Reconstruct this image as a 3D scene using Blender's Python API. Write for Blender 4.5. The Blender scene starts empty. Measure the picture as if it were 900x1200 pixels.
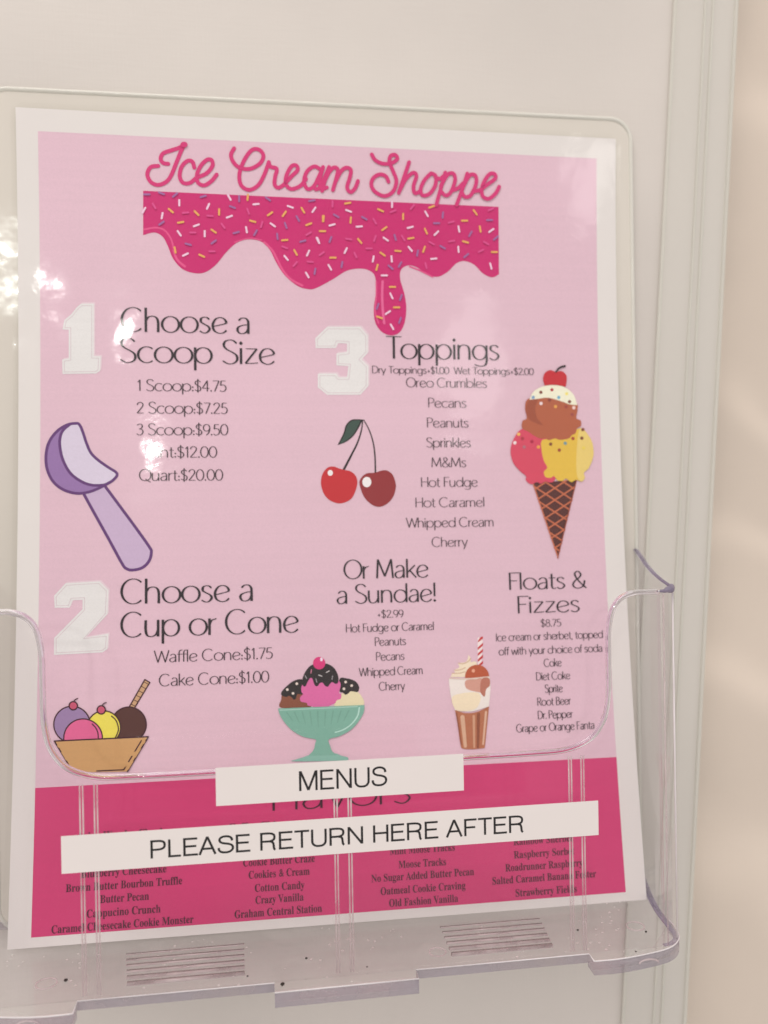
import bpy, bmesh, math, random
from mathutils import Vector, Matrix, noise
from mathutils.geometry import tessellate_polygon

SC = bpy.context.scene
COL = SC.collection
MM = 0.001
# Measures are in millimetres in the holder's own frame:
#   X right along the wall, Y up, Z out of the wall towards the viewer.
def hv(x, y, z): return Vector((x * MM, -z * MM, y * MM))

# ------------------------------------------------------------------ camera
cam = bpy.data.cameras.new('camera'); cam_o = bpy.data.objects.new('camera', cam)
COL.objects.link(cam_o); SC.camera = cam_o
right, down, fwd = (0.99012, -0.0159, 0.1393), (-0.01654, -0.99986, 0.0034), (0.13923, -0.00567, -0.99024)
def dirv(a): return Vector((a[0], -a[2], a[1])).normalized()
F_ = dirv(fwd); R_ = dirv(right); U_ = R_.cross(F_).normalized(); R_ = F_.cross(U_).normalized()
M = Matrix.Identity(4)
for i in range(3): M[i][0] = R_[i]; M[i][1] = U_[i]; M[i][2] = -F_[i]
M.translation = hv(83.62, 139.6, 286.53); cam_o.matrix_world = M
cam.sensor_fit = 'VERTICAL'; cam.sensor_height = 36; cam.sensor_width = 27; cam.lens = 30.0
cam.clip_start = 0.005; cam.clip_end = 50
cam.dof.use_dof = True; cam.dof.focus_distance = 0.272; cam.dof.aperture_fstop = 8.0

# ------------------------------------------------------------------ world, lamps, exposure
SC.view_settings.view_transform = 'Standard'; SC.view_settings.look = 'None'
SC.view_settings.exposure = 0.14; SC.view_settings.gamma = 1.0
SC.cycles.use_denoising = True; SC.cycles.transparent_max_bounces = 48; SC.cycles.max_bounces = 16
SC.cycles.transmission_bounces = 16; SC.cycles.glossy_bounces = 8
W = bpy.data.worlds.new("World"); SC.world = W; W.use_nodes = True
nt = W.node_tree; N = nt.nodes; L = nt.links
bg = N['Background']; bg.inputs['Strength'].default_value = 0.47
tc = N.new('ShaderNodeTexCoord')
nz = N.new('ShaderNodeTexNoise'); nz.inputs['Scale'].default_value = 2.3; nz.inputs['Detail'].default_value = 2
L.new(tc.outputs['Generated'], nz.inputs['Vector'])
sx = N.new('ShaderNodeSeparateXYZ'); L.new(tc.outputs['Generated'], sx.inputs[0])
mr = N.new('ShaderNodeMapRange'); mr.inputs[1].default_value = -0.9; mr.inputs[2].default_value = 0.9
mr.inputs[3].default_value = 1.3; mr.inputs[4].default_value = 1.05
L.new(sx.outputs['Z'], mr.inputs[0])
mn = N.new('ShaderNodeMapRange'); mn.inputs[1].default_value = .36; mn.inputs[2].default_value = .64
mn.inputs[3].default_value = .45; mn.inputs[4].default_value = 1.7
L.new(nz.outputs['Fac'], mn.inputs[0])
mu = N.new('ShaderNodeMath'); mu.operation = 'MULTIPLY'; L.new(mr.outputs[0], mu.inputs[0]); L.new(mn.outputs[0], mu.inputs[1])
vm = N.new('ShaderNodeVectorMath'); vm.operation = 'SCALE'; vm.inputs[0].default_value = (1.0, .924, .886)
L.new(mu.outputs[0], vm.inputs['Scale']); L.new(vm.outputs[0], bg.inputs['Color'])

def lamp(name, loc, size, power, color, aim=(100, 140, 0)):
    l = bpy.data.lights.new(name, 'AREA'); l.shape = 'DISK'; l.size = size * MM; l.energy = power; l.color = color
    o = bpy.data.objects.new(name, l); COL.objects.link(o); o.location = hv(*loc)
    o.rotation_euler = (hv(*aim) - o.location).to_track_quat('-Z', 'Y').to_euler()
    return o
lamp('ceiling_lamp', (-338, 648, 1478), 9, .22, (1.0, .98, .92))
lamp('ceiling_lamp', (-203, 616, 1510), 8, .24, (1.0, .98, .92))
lamp('ceiling_lamp', (-152, 466, 1535), 20, .9, (1.0, .98, .92))
lamp('ceiling_lamp', (-440, 640, 1466), 34, .8, (.96, 1.0, .93))
lamp('haze_lamp', (540, 560, 1486), 180, .27, (1.0, .96, .92))  # two unseen lamps added to mirror soft haze onto the film
lamp('haze_lamp', (766, 742, 1398), 85, .09, (1.0, .96, .92))
lamp('ceiling_glow', (-300, 1500, 900), 1100, 13.0, (1.0, .92, .86))

# ------------------------------------------------------------------ materials
def lin(c): c = c / 255; return c / 12.92 if c <= .04045 else ((c + .055) / 1.055) ** 2.4
WREF = [lin(v) for v in (212, 203, 196)]
def ink(c): return tuple(min(.93, max(.006, lin(v) / w * .80)) for v, w in zip(c, WREF)) + (1,)
def newmat(name):
    m = bpy.data.materials.new(name); m.use_nodes = True
    n = m.node_tree; n.nodes.clear(); o = n.nodes.new('ShaderNodeOutputMaterial'); return m, n, o
def pbsdf(n, **k):
    b = n.nodes.new('ShaderNodeBsdfPrincipled')
    for a, v in k.items(): b.inputs[a.replace('_', ' ')].default_value = v
    return b
def noise_node(n, scale, detail=3, vec=None, stretch=None):
    t = n.nodes.new('ShaderNodeTexNoise'); t.inputs['Scale'].default_value = scale; t.inputs['Detail'].default_value = detail
    c = n.nodes.new('ShaderNodeTexCoord'); mp = n.nodes.new('ShaderNodeMapping')
    if stretch: mp.inputs['Scale'].default_value = stretch
    if vec: mp.inputs['Rotation'].default_value = vec
    n.links.new(c.outputs['Object'], mp.inputs[0]); n.links.new(mp.outputs[0], t.inputs['Vector'])
    return t
def bump(n, hsock, dist, strength=1.0):
    b = n.nodes.new('ShaderNodeBump'); b.inputs['Distance'].default_value = dist; b.inputs['Strength'].default_value = strength
    n.links.new(hsock, b.inputs['Height']); return b
def mathn(n, op, a, b=None):
    m = n.nodes.new('ShaderNodeMath'); m.operation = op
    for i, v in enumerate((a, b)):
        if v is None: continue
        if isinstance(v, (int, float)): m.inputs[i].default_value = v
        else: n.links.new(v, m.inputs[i])
    return m.outputs[0]

def mat_wall(name, base, scale, rough, lines=0.0, sheen_streaks=0.0):
    m, n, o = newmat(name); b = pbsdf(n, Roughness=rough)
    t1 = noise_node(n, 9, 4); t2 = noise_node(n, 60, 3, stretch=(1.0, 1.0, 9.0)); t3 = noise_node(n, 900, 2, stretch=(1, 1, .12)); t4 = noise_node(n, 900, 2, stretch=(.12, 1, 1))
    r = n.nodes.new('ShaderNodeValToRGB'); n.links.new(t1.outputs['Fac'], r.inputs[0])
    r.color_ramp.elements[0].position = .3; r.color_ramp.elements[1].position = .7
    r.color_ramp.elements[0].color = tuple(v * .94 for v in base) + (1,); r.color_ramp.elements[1].color = tuple(v * 1.05 for v in base) + (1,)
    col = r.outputs[0]
    if sheen_streaks:                      # soft slanting reflections painted into the wall's colour
        wv = n.nodes.new('ShaderNodeTexWave'); wv.inputs['Scale'].default_value = 5; wv.inputs['Distortion'].default_value = 9; wv.inputs['Detail'].default_value = 2
        c = n.nodes.new('ShaderNodeTexCoord'); mp = n.nodes.new('ShaderNodeMapping'); mp.inputs['Rotation'].default_value = (0, .9, 0)
        n.links.new(c.outputs['Object'], mp.inputs[0]); n.links.new(mp.outputs[0], wv.inputs['Vector'])
        pw = mathn(n, 'POWER', wv.outputs['Fac'], 5.0); sc = mathn(n, 'ADD', mathn(n, 'MULTIPLY', pw, sheen_streaks * 2), 1 - sheen_streaks * .5)
        v = n.nodes.new('ShaderNodeVectorMath'); v.operation = 'SCALE'; n.links.new(col, v.inputs[0]); n.links.new(sc, v.inputs['Scale']); col = v.outputs[0]
    n.links.new(col, b.inputs['Base Color'])
    h = mathn(n, 'ADD', t3.outputs['Fac'], t4.outputs['Fac'])
    bp = bump(n, h, .00007 + lines, .7); n.links.new(bp.outputs[0], b.inputs['Normal'])
    n.links.new(b.outputs[0], o.inputs[0]); return m

def facing_fresnel(n, f0, gain=.9, normal=None):
    lw = n.nodes.new('ShaderNodeLayerWeight'); lw.inputs['Blend'].default_value = .5
    if normal: n.links.new(normal, lw.inputs['Normal'])
    p = mathn(n, 'POWER', lw.outputs['Facing'], 5.0); p = mathn(n, 'MULTIPLY', p, gain); return mathn(n, 'ADD', p, f0)

def mat_clear(name, tint, f0=.04, rough=.03, wav=0.0, wscale=40, film=None, dust=0.0, gain=.9):
    """thin clear plastic: light goes straight through, the surface mirrors a few percent"""
    m, n, o = newmat(name)
    tr = n.nodes.new('ShaderNodeBsdfTransparent'); tr.inputs[0].default_value = tuple(tint) + (1,)
    gl = n.nodes.new('ShaderNodeBsdfGlossy'); gl.inputs['Roughness'].default_value = rough
    if wav:
        t = noise_node(n, wscale, 2); t2 = noise_node(n, wscale * 7, 2)
        h = mathn(n, 'ADD', t.outputs['Fac'], mathn(n, 'MULTIPLY', t2.outputs['Fac'], .065))
        bp = bump(n, h, wav); n.links.new(bp.outputs[0], gl.inputs['Normal'])
    mx = n.nodes.new('ShaderNodeMixShader'); n.links.new(facing_fresnel(n, f0, gain), mx.inputs[0])
    last = tr.outputs[0]
    if dust:
        df = n.nodes.new('ShaderNodeBsdfDiffuse'); df.inputs[0].default_value = (.90, .88, .85, 1)
        v = n.nodes.new('ShaderNodeTexVoronoi'); v.inputs['Scale'].default_value = 420
        c = n.nodes.new('ShaderNodeTexCoord'); n.links.new(c.outputs['Object'], v.inputs['Vector'])
        sp = mathn(n, 'LESS_THAN', v.outputs['Distance'], .16)
        t = noise_node(n, 55, 3); msk = mathn(n, 'GREATER_THAN', t.outputs['Fac'], .56)
        hz = noise_node(n, 120, 4); hzv = mathn(n, 'MULTIPLY', hz.outputs['Fac'], dust)
        fac = mathn(n, 'ADD', mathn(n, 'MULTIPLY', mathn(n, 'MULTIPLY', sp, msk), .4), hzv)
        m2 = n.nodes.new('ShaderNodeMixShader'); n.links.new(fac, m2.inputs[0])
        n.links.new(tr.outputs[0], m2.inputs[1]); n.links.new(df.outputs[0], m2.inputs[2]); last = m2.outputs[0]
    elif film:
        df = n.nodes.new('ShaderNodeBsdfDiffuse'); df.inputs[0].default_value = tuple(film[:3]) + (1,)
        m2 = n.nodes.new('ShaderNodeMixShader'); m2.inputs[0].default_value = film[3]
        n.links.new(tr.outputs[0], m2.inputs[1]); n.links.new(df.outputs[0], m2.inputs[2]); last = m2.outputs[0]
    n.links.new(last, mx.inputs[1]); n.links.new(gl.outputs[0], mx.inputs[2]); n.links.new(mx.outputs[0], o.inputs[0]); return m

def mat_edge(name, tint, body, fac, rough=.12, varia=.5, nscale=90):
    """cut or moulded edge of the clear plastic: coloured, cloudy, glossy"""
    m, n, o = newmat(name)
    tr = n.nodes.new('ShaderNodeBsdfTransparent'); tr.inputs[0].default_value = tuple(tint) + (1,)
    b = pbsdf(n, Base_Color=tuple(body) + (1,), Roughness=rough)
    t = noise_node(n, nscale, 3); f = n.nodes.new('ShaderNodeMapRange')
    f.inputs[1].default_value = .3; f.inputs[2].default_value = .7
    f.inputs[3].default_value = max(0, fac - varia * .5); f.inputs[4].default_value = min(1, fac + varia * .5)
    n.links.new(t.outputs['Fac'], f.inputs[0])
    bp = bump(n, t.outputs['Fac'], .0012); n.links.new(bp.outputs[0], b.inputs['Normal'])
    mx = n.nodes.new('ShaderNodeMixShader'); n.links.new(f.outputs[0], mx.inputs[0])
    n.links.new(tr.outputs[0], mx.inputs[1]); n.links.new(b.outputs[0], mx.inputs[2]); n.links.new(mx.outputs[0], o.inputs[0]); return m

def mat_glass(name, col, rough=.02):
    m, n, o = newmat(name); g = n.nodes.new('ShaderNodeBsdfGlass'); g.inputs['Color'].default_value = tuple(col) + (1,)
    g.inputs['Roughness'].default_value = rough; g.inputs['IOR'].default_value = 1.49
    n.links.new(g.outputs[0], o.inputs[0]); return m

def mat_ink(name, streak=0.03):
    """printer's ink: colour from the mesh's 'ink' attribute, with faint print banding and painted sheen"""
    m, n, o = newmat(name); b = pbsdf(n, Roughness=.6)
    a = n.nodes.new('ShaderNodeAttribute'); a.attribute_name = 'ink'
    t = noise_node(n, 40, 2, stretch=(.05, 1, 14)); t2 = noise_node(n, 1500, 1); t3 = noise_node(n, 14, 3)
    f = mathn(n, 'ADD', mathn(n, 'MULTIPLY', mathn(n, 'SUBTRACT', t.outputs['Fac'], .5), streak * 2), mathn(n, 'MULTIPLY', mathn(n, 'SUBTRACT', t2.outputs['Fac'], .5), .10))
    f = mathn(n, 'ADD', f, mathn(n, 'MULTIPLY', mathn(n, 'SUBTRACT', t3.outputs['Fac'], .5), .13))  # broad tone variation painted into the ink for the laminate's uneven sheen
    s = mathn(n, 'ADD', f, 1.0)
    v = n.nodes.new('ShaderNodeVectorMath'); v.operation = 'SCALE'
    n.links.new(a.outputs['Color'], v.inputs[0]); n.links.new(s, v.inputs['Scale'])
    n.links.new(v.outputs[0], b.inputs['Base Color']); n.links.new(b.outputs[0], o.inputs[0]); return m
def mat_plain(name, col, rough=.5, nscale=300, var=.06, bmp=0.0):
    m, n, o = newmat(name); b = pbsdf(n, Roughness=rough)
    t = noise_node(n, nscale, 3); r = n.nodes.new('ShaderNodeValToRGB'); n.links.new(t.outputs['Fac'], r.inputs[0])
    r.color_ramp.elements[0].color = tuple(v * (1 - var) for v in col[:3]) + (1,); r.color_ramp.elements[1].color = tuple(min(1, v * (1 + var)) for v in col[:3]) + (1,)
    n.links.new(r.outputs[0], b.inputs['Base Color'])
    if bmp: bp = bump(n, t.outputs['Fac'], bmp); n.links.new(bp.outputs[0], b.inputs['Normal'])
    n.links.new(b.outputs[0], o.inputs[0]); return m

M_WALL = mat_wall('painted_wall', (.65, .615, .578), 9, .5)
M_WALL2 = mat_wall('side_wall_paint', (.73, .645, .56), 9, .3, sheen_streaks=.06)
M_GUARD = mat_clear('corner_guard_plastic', (.975, .985, .975), .05, .12, film=(.86, .84, .785, .6))
M_GUARDEDGE = mat_edge('corner_guard_edge', (.985, .99, .98), (.80, .79, .73), .6, .08, .1, 12)
M_ACR = mat_clear('clear_plastic', (.992, .986, .99), .018, .04, gain=.28)
M_PLATE = mat_clear('clear_back_plate', (.95, .975, .955), .045, .10, wav=.0022, wscale=14, film=(.87, .83, .755, .75))
M_PLATEEDGE = mat_edge('back_plate_edge', (.985, .99, .98), (.86, .86, .80), .65, .06, .2, 25)
M_FLOOR = mat_clear('dusty_clear_plastic', (.99, .985, .988), .03, .12, dust=.17, gain=.2)
M_LIP = mat_edge('lavender_plastic_edge', (.80, .765, .82), (.34, .315, .36), .45, .06, .9, 45)
M_RIM = mat_glass('rim_plastic', (.95, .94, .97))
M_RIMV = mat_edge('violet_rim_plastic', (.72, .68, .78), (.36, .33, .43), .55, .08)
M_RIB = mat_edge('rib_plastic', (.93, .88, .90), (.80, .72, .72), .38, .12)
M_HIGHLIGHT = mat_edge('plastic_highlight', (1, 1, 1), (.90, .88, .90), .75, .06, .3, 60)  # whitish body, a highlight put into the colour
M_GRIP = mat_edge('grip_plastic', (.80, .75, .74), (.34, .30, .30), .35, .12, .3, 40)  # body darkened for the shadows that the ridges refract
M_PAPER = mat_plain('menu_paper', (.80, .775, .765), .7, 40, .02)
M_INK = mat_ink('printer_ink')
M_FILM = mat_clear('laminating_film', (.99, .99, .985), .024, .055, wav=.00045, wscale=26)
M_STICKER = mat_plain('label_tape', (.83, .785, .77), .3, 60, .02, .0001)
M_TAPEINK = mat_plain('label_ink', (.012, .011, .012), .4, 60, .02)
M_CRUMB = mat_plain('crumb', (.03, .022, .018), .8, 900, .4)

# ------------------------------------------------------------------ object helpers
def empty(name, label, cat, loc=(0, 0, 0), group=None):
    o = bpy.data.objects.new(name, None); COL.objects.link(o); o.location = hv(*loc); o.empty_display_size = .02
    o['label'] = label; o['category'] = cat
    if group: o['group'] = group
    return o
def link(name, bm, mats, parent=None, smooth=False):
    me = bpy.data.meshes.new(name); bm.normal_update(); bm.to_mesh(me); bm.free()
    for m in (mats if isinstance(mats, (list, tuple)) else [mats]): me.materials.append(m)
    if smooth:
        for p in me.polygons: p.use_smooth = True
    o = bpy.data.objects.new(name, me); COL.objects.link(o)
    if parent:
        bpy.context.view_layer.update(); o.parent = parent; o.matrix_parent_inverse = parent.matrix_world.inverted()
    return o
def structure(o): o['kind'] = 'structure'; return o
def box(bm, x0, x1, y0, y1, z0, z1, mi=0):
    v = [bm.verts.new(hv(x, y, z)) for x in (x0, x1) for y in (y0, y1) for z in (z0, z1)]
    for f in ((0, 1, 3, 2), (4, 6, 7, 5), (0, 4, 5, 1), (2, 3, 7, 6), (0, 2, 6, 4), (1, 5, 7, 3)):
        bm.faces.new([v[i] for i in f]).material_index = mi
def extrude_poly(bm, pts, to0, to1, mi_face=0, mi_side=1, mi_back=None):
    """pts: 2-D outline; to0/to1 map (a,b) to the two caps"""
    a = [bm.verts.new(to0(*p)) for p in pts]; b = [bm.verts.new(to1(*p)) for p in pts]
    tris = tessellate_polygon([[Vector((p[0], p[1], 0)) for p in pts]])
    for t in tris:
        try:
            bm.faces.new([a[i] for i in t]).material_index = mi_face
            bm.faces.new([b[i] for i in reversed(t)]).material_index = mi_face if mi_back is None else mi_back
        except ValueError: pass
    n = len(pts)
    for i in range(n):
        j = (i + 1) % n; f = bm.faces.new([a[i], a[j], b[j], b[i]]); f.material_index = mi_side; f.smooth = True
    bmesh.ops.recalc_face_normals(bm, faces=bm.faces)
def tube(bm, pts, r, seg=10, cap=True, squash=None):
    P = [hv(*p) for p in pts]; rings = []; up = Vector((0.123, .31, .94)); 
    for i, p in enumerate(P):
        d = (P[min(i + 1, len(P) - 1)] - P[max(i - 1, 0)]).normalized()
        a = d.cross(up).normalized(); b = a.cross(d).normalized()
        rr = r(i / (len(P) - 1)) if callable(r) else r
        rings.append([bm.verts.new(p + (a * math.cos(t) + b * math.sin(t)) * rr * MM) for t in (2 * math.pi * k / seg for k in range(seg))])
    for r0, r1 in zip(rings, rings[1:]):
        for k in range(seg): bm.faces.new([r0[k], r0[(k + 1) % seg], r1[(k + 1) % seg], r1[k]]).smooth = True
    if cap: bm.faces.new(rings[0][::-1]); bm.faces.new(rings[-1])
def catmull(pts, closed=False, n=6):
    """smooth curve through pts; a point written twice is a sharp corner"""
    if closed:
        k = next((i for i in range(len(pts)) if pts[i] == pts[i - 1]), None)
        if k is None:
            q = pts; m = len(q); out = []
            for i in range(m):
                out += _seg(q[i - 1], q[i], q[(i + 1) % m], q[(i + 2) % m], n)
            return out
        pts = pts[k:] + pts[:k]; pts = pts + [pts[0]]
    runs = [[pts[0]]]
    for a, b in zip(pts, pts[1:]):
        if a == b:
            if len(runs[-1]) > 1: runs.append([b])
        else: runs[-1].append(b)
    out = []
    for r in runs:
        if len(r) < 2: continue
        e = [r[0]] + r + [r[-1]]
        for i in range(1, len(e) - 2): out += _seg(e[i - 1], e[i], e[i + 1], e[i + 2], n)
    if not closed: out.append(pts[-1])
    return out
def _seg(p0, p1, p2, p3, n):
    o = []
    for i in range(n):
        t = i / n; t2 = t * t; t3 = t2 * t
        o.append(tuple(.5 * (2 * b + (c - a) * t + (2 * a - 5 * b + 4 * c - d) * t2 + (3 * b - a - 3 * c + d) * t3) for a, b, c, d in zip(p0, p1, p2, p3)))
    return o

# ------------------------------------------------------------------ wall, side wall and corner guard
def edge_x(y): return 241.0 + .069 * (y + 62)       # the wall's outer edge leans a little in the holder's frame
bm = bmesh.new()
ys = [-700, 900]
front = [(-900, -700), (edge_x(-700) - 1, -700), (edge_x(900) - 1, 900), (-900, 900)]
extrude_poly(bm, front, lambda x, y: hv(x, y, -24.2), lambda x, y: hv(x, y, -60), 0, 0)
structure(link('wall', bm, M_WALL))
bm = bmesh.new()
nx, ny = 30, 40
g = [[bm.verts.new(hv(150 + i * 30, -700 + 1600 * j / ny, -46 - .10 * i * 3)) for j in range(ny + 1)] for i in range(nx + 1)]
for i in range(nx):
    for j in range(ny): bm.faces.new([g[i][j], g[i + 1][j], g[i + 1][j + 1], g[i][j + 1]])
structure(link('side_wall', bm, M_WALL2))

guard = empty('corner_guard', 'clear ribbed plastic strip covering the edge of the beige wall beside the holder', 'corner guard', (edge_x(0) - 10, -300, -24))
bm = bmesh.new()
def strip(off0, off1, z0, z1, mi=0):
    v = []
    for y in (-650, 850):
        for o in (off0, off1):
            for z in (z0, z1): v.append(bm.verts.new(hv(edge_x(y) + o, y, z)))
    for f in ((0, 2, 3, 1), (4, 5, 7, 6), (0, 1, 5, 4), (2, 6, 7, 3), (1, 3, 7, 5), (0, 4, 6, 2)): bm.faces.new([v[i] for i in f]).material_index = mi
strip(-25, .2, -24.0, -23.4)
bmesh.ops.recalc_face_normals(bm, faces=bm.faces)
for f in bm.faces: f.material_index = 0 if f.normal.y < -.9 else 1
link('guard_face', bm, [M_GUARD, M_ACR], guard)
for o0, o1, h in ((-25.6, -24.2, -22.75), (-13.0, -12.0, -22.75), (-9.8, -8.8, -22.75), (-.4, .8, -22.75)):
    bm = bmesh.new(); strip(o0, o1, -23.38, h); bmesh.ops.recalc_face_normals(bm, faces=bm.faces)
    bmesh.ops.bevel(bm, geom=bm.edges[:], offset=.00012, segments=2, affect='EDGES')
    link('guard_rib', bm, M_GUARDEDGE, guard)
bm = bmesh.new(); strip(.22, 1.2, -45, -23.3); bmesh.ops.recalc_face_normals(bm, faces=bm.faces)
link('guard_return', bm, M_GUARDEDGE, guard)

# ------------------------------------------------------------------ menu holder
holder = empty('menu_holder', 'clear plastic wall pocket with notched front holding the laminated ice cream menu', 'menu holder', (105, 0, -24))
FY = -.95                      # top of the tray floor
def rrect(x0, x1, y0, y1, r, n=8):
    o = []
    for cx, cy, a in ((x1 - r, y1 - r, 0), (x0 + r, y1 - r, 90), (x0 + r, y0 + r, 180), (x1 - r, y0 + r, 270)):
        for i in range(n + 1):
            t = math.radians(a + 90 * i / n); o.append((cx + r * math.cos(t), cy + r * math.sin(t)))
    return o
bm = bmesh.new()
extrude_poly(bm, rrect(-9, 223.8, -4, 285.2, 8), lambda x, y: hv(x, y, -21.9), lambda x, y: hv(x, y, -23.9), 0, 1, 2)
plate = link('back_plate', bm, [M_PLATE, M_PLATEEDGE, M_ACR], holder)
bm = bmesh.new()     # raised bead round the plate
q = rrect(-9, 223.8, -4, 285.2, 8, 10)
P3 = [(x, y, -21.9) for x, y in q]; tube(bm, P3 + [P3[0]], .8, 10, cap=False)
link('plate_bead', bm, M_PLATEEDGE, plate, True)

# front panel with its notch
CX = 105.0
half = [(102, 111.7), (97, 111.6), (94, 111.5), (89.6, 110.0), (86.6, 106.3), (85.2, 99.6), (85.0, 90), (84.8, 79.5), (83.0, 71.6), (78.3, 65.9), (70.5, 63.1), (60, 62.6), (40, 62.5)]
rightc = catmull([(CX + a, b) for a, b in half], n=5)
notch = rightc + [(2 * CX - x, y) for x, y in reversed(rightc)]
outline = [(207, FY + .02)] + notch + [(3, FY + .02)]
bm = bmesh.new()
extrude_poly(bm, outline, lambda x, y: hv(x, y, 31.9), lambda x, y: hv(x, y, 29.9), 0, 1)
panel = link('front_panel', bm, [M_ACR, M_ACR], holder)
bm = bmesh.new(); tube(bm, [(x, y - .1, 30.9) for x, y in notch], .9, 12)
link('rim', bm, M_RIM, panel, True)
# vertical moulded ribs on the panel, in pairs
for px in (30.3, 34.3, 103.4, 107.6, 176.6, 180.6):
    bm = bmesh.new(); tube(bm, [(px - .42, .4, 31.95), (px - .42, 61.2, 31.95)], .26, 8); tube(bm, [(px + .42, .4, 31.95), (px + .42, 61.2, 31.95)], .26, 8)
    link('rib', bm, M_RIB, panel, True)

# side panels sweep round the front corners back to the plate
def side(s):
    path = [(207, 30.9)]
    for i in range(9):
        t = math.radians(90 - 10 * i); path.append((207 + 7 * math.cos(t), 23.9 + 7 * math.sin(t)))
    path += [(214.5, 18), (215.5, 10), (217.6, 0), (220.6, -11), (223.4, -21.8)]
    top = []
    for i, (x, z) in enumerate(path):
        top.append(111.6 + (0 if z > 30 else max(0, 24 - z) / 45.8 * 9.6 + (.9 if z < 28 else .3)))
    P = [(x if s > 0 else 2 * CX - x, z) for x, z in path]
    bm = bmesh.new(); cols = []
    for i, (x, z) in enumerate(P):
        a = P[max(i - 1, 0)]; b = P[min(i + 1, len(P) - 1)]
        d = Vector((b[0] - a[0], b[1] - a[1])).normalized(); nn = Vector((-d[1], d[0])) * (1 if s > 0 else -1) * .95
        cols.append([bm.verts.new(hv(x + nn[0] * k, y, z + nn[1] * k)) for k in (1, -1) for y in (FY + .02, top[i])])
    for c0, c1 in zip(cols, cols[1:]):
        for f in ((0, 1), (2, 3)): bm.faces.new([c0[f[0]], c1[f[0]], c1[f[1]], c0[f[1]]]).smooth = True
        bm.faces.new([c0[1], c1[1], c1[3], c0[3]]).material_index = 1; bm.faces.new([c0[0], c1[0], c1[2], c0[2]]).material_index = 1
    bmesh.ops.recalc_face_normals(bm, faces=bm.faces)
    sp = link('side_panel', bm, [M_ACR, M_RIMV], holder)
    bm = bmesh.new(); tube(bm, catmull([(x, t, z) for (x, z), t in zip(P, top)], n=3), lambda t: .42 + .85 * math.exp(-((t - .36) / .19) ** 2), 10)
    link('rim', bm, M_RIMV, sp, True)
    for k in (2, 8):            # two pale upright tubes added as highlights on the moulded corner
        bm = bmesh.new(); tube(bm, [(P[k][0], FY + .1, P[k][1] + .9), (P[k][0], top[k] - .8, P[k][1] + .9)], .3 if k == 8 else .2, 8); link('corner_highlight', bm, M_HIGHLIGHT if k == 8 else M_RIB, sp, True)
    bm = bmesh.new(); tube(bm, catmull([(x - s * 1.2, FY + .9, z) for (x, z) in P[9:]], n=3), lambda t: .2 + .3 * t * (1 - t) * 4, 8)
    link('foot_seam', bm, M_RIMV, sp, True)
side(1); side(-1)

# tray floor: thin slab, lower lip pieces standing forward at the centre and both corners
bm = bmesh.new()
corner = catmull([(216.4, 14), (216.0, 21), (214.0, 27.5), (208.5, 32.6), (199, 35.2), (190, 36.4), (181.8, 36.4)], n=5)
mirror = lambda q, dz: [(2 * CX - x, z + (dz if z > 30 else 0)) for x, z in reversed(q)]
centre = [(127.0, 36.9), (84.4, 37.2)]
fl = [(223.5, -21.8), (217.4, 4)] + corner + [(181.8, 32.0), (127.0, 32.0)] + centre + [(84.4, 32.0), (28.2, 32.0)] + mirror(corner, 1.8) + [(-7.4, 4), (-13.5, -21.8)]
extrude_poly(bm, fl, lambda x, z: hv(x, FY, z), lambda x, z: hv(x, FY - 2.7, z), 0, 1, 2)
for f in bm.faces: f.smooth = abs(f.normal.z) < .5 and f.normal.x > .05
floor_o = link('tray_floor', bm, [M_FLOOR, M_LIP, M_ACR], holder)
for q in (corner + [(181.8, 32.0), (127.0, 32.0)] + centre + [(84.4, 32.0), (28.2, 32.0)] + mirror(corner, 1.8),):
    bm = bmesh.new(); tube(bm, [(x, FY + .05, z + .05) for x, z in q], .22, 6); link('lip_highlight', bm, M_HIGHLIGHT, floor_o, True)  # pale tube added as the highlight along the lip's front edge
def lip(pts):                       # the lip hangs a little lower under the corners and the middle
    bm = bmesh.new(); extrude_poly(bm, pts, lambda x, z: hv(x, FY - 2.72, z), lambda x, z: hv(x, FY - 4.4, z), 0, 1)
    for f in bm.faces:
        f.smooth = False
        if f.normal.y > .3: f.material_index = 0
    return link('lip', bm, [M_FLOOR, M_LIP], floor_o)
rc = corner + [(181.8, 31), (196, 30.5), (206, 26)]
lip(rc); lip(mirror(rc, 1.8)); lip(centre + [(84.4, 31), (127.0, 31)])
# recessed finger pads: rows of small ridges
for x0, x1 in ((38, 75), (139.5, 174)):
    for k in range(6):
        z = 7.5 + 3.5 * k; w = .18 + .09 * k
        bm = bmesh.new(); tube(bm, [(x0 + .6 * k * (1 if x0 < 100 else 0), FY + .12, z), (x1 + (.1 if x0 < 100 else -.35) * k, FY + .12, z)], w, 8)
        link('grip_ridge', bm, M_GRIP, floor_o, True)
        bm = bmesh.new(); tube(bm, [(x0 + .6 * k * (1 if x0 < 100 else 0), FY + .3, z + .9), (x1 + (.1 if x0 < 100 else -.35) * k, FY + .3, z + .9)], w * .8, 8)
        link('grip_ridge', bm, M_RIB, floor_o, True)  # pale twin tube, a painted highlight beside each dark ridge
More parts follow.
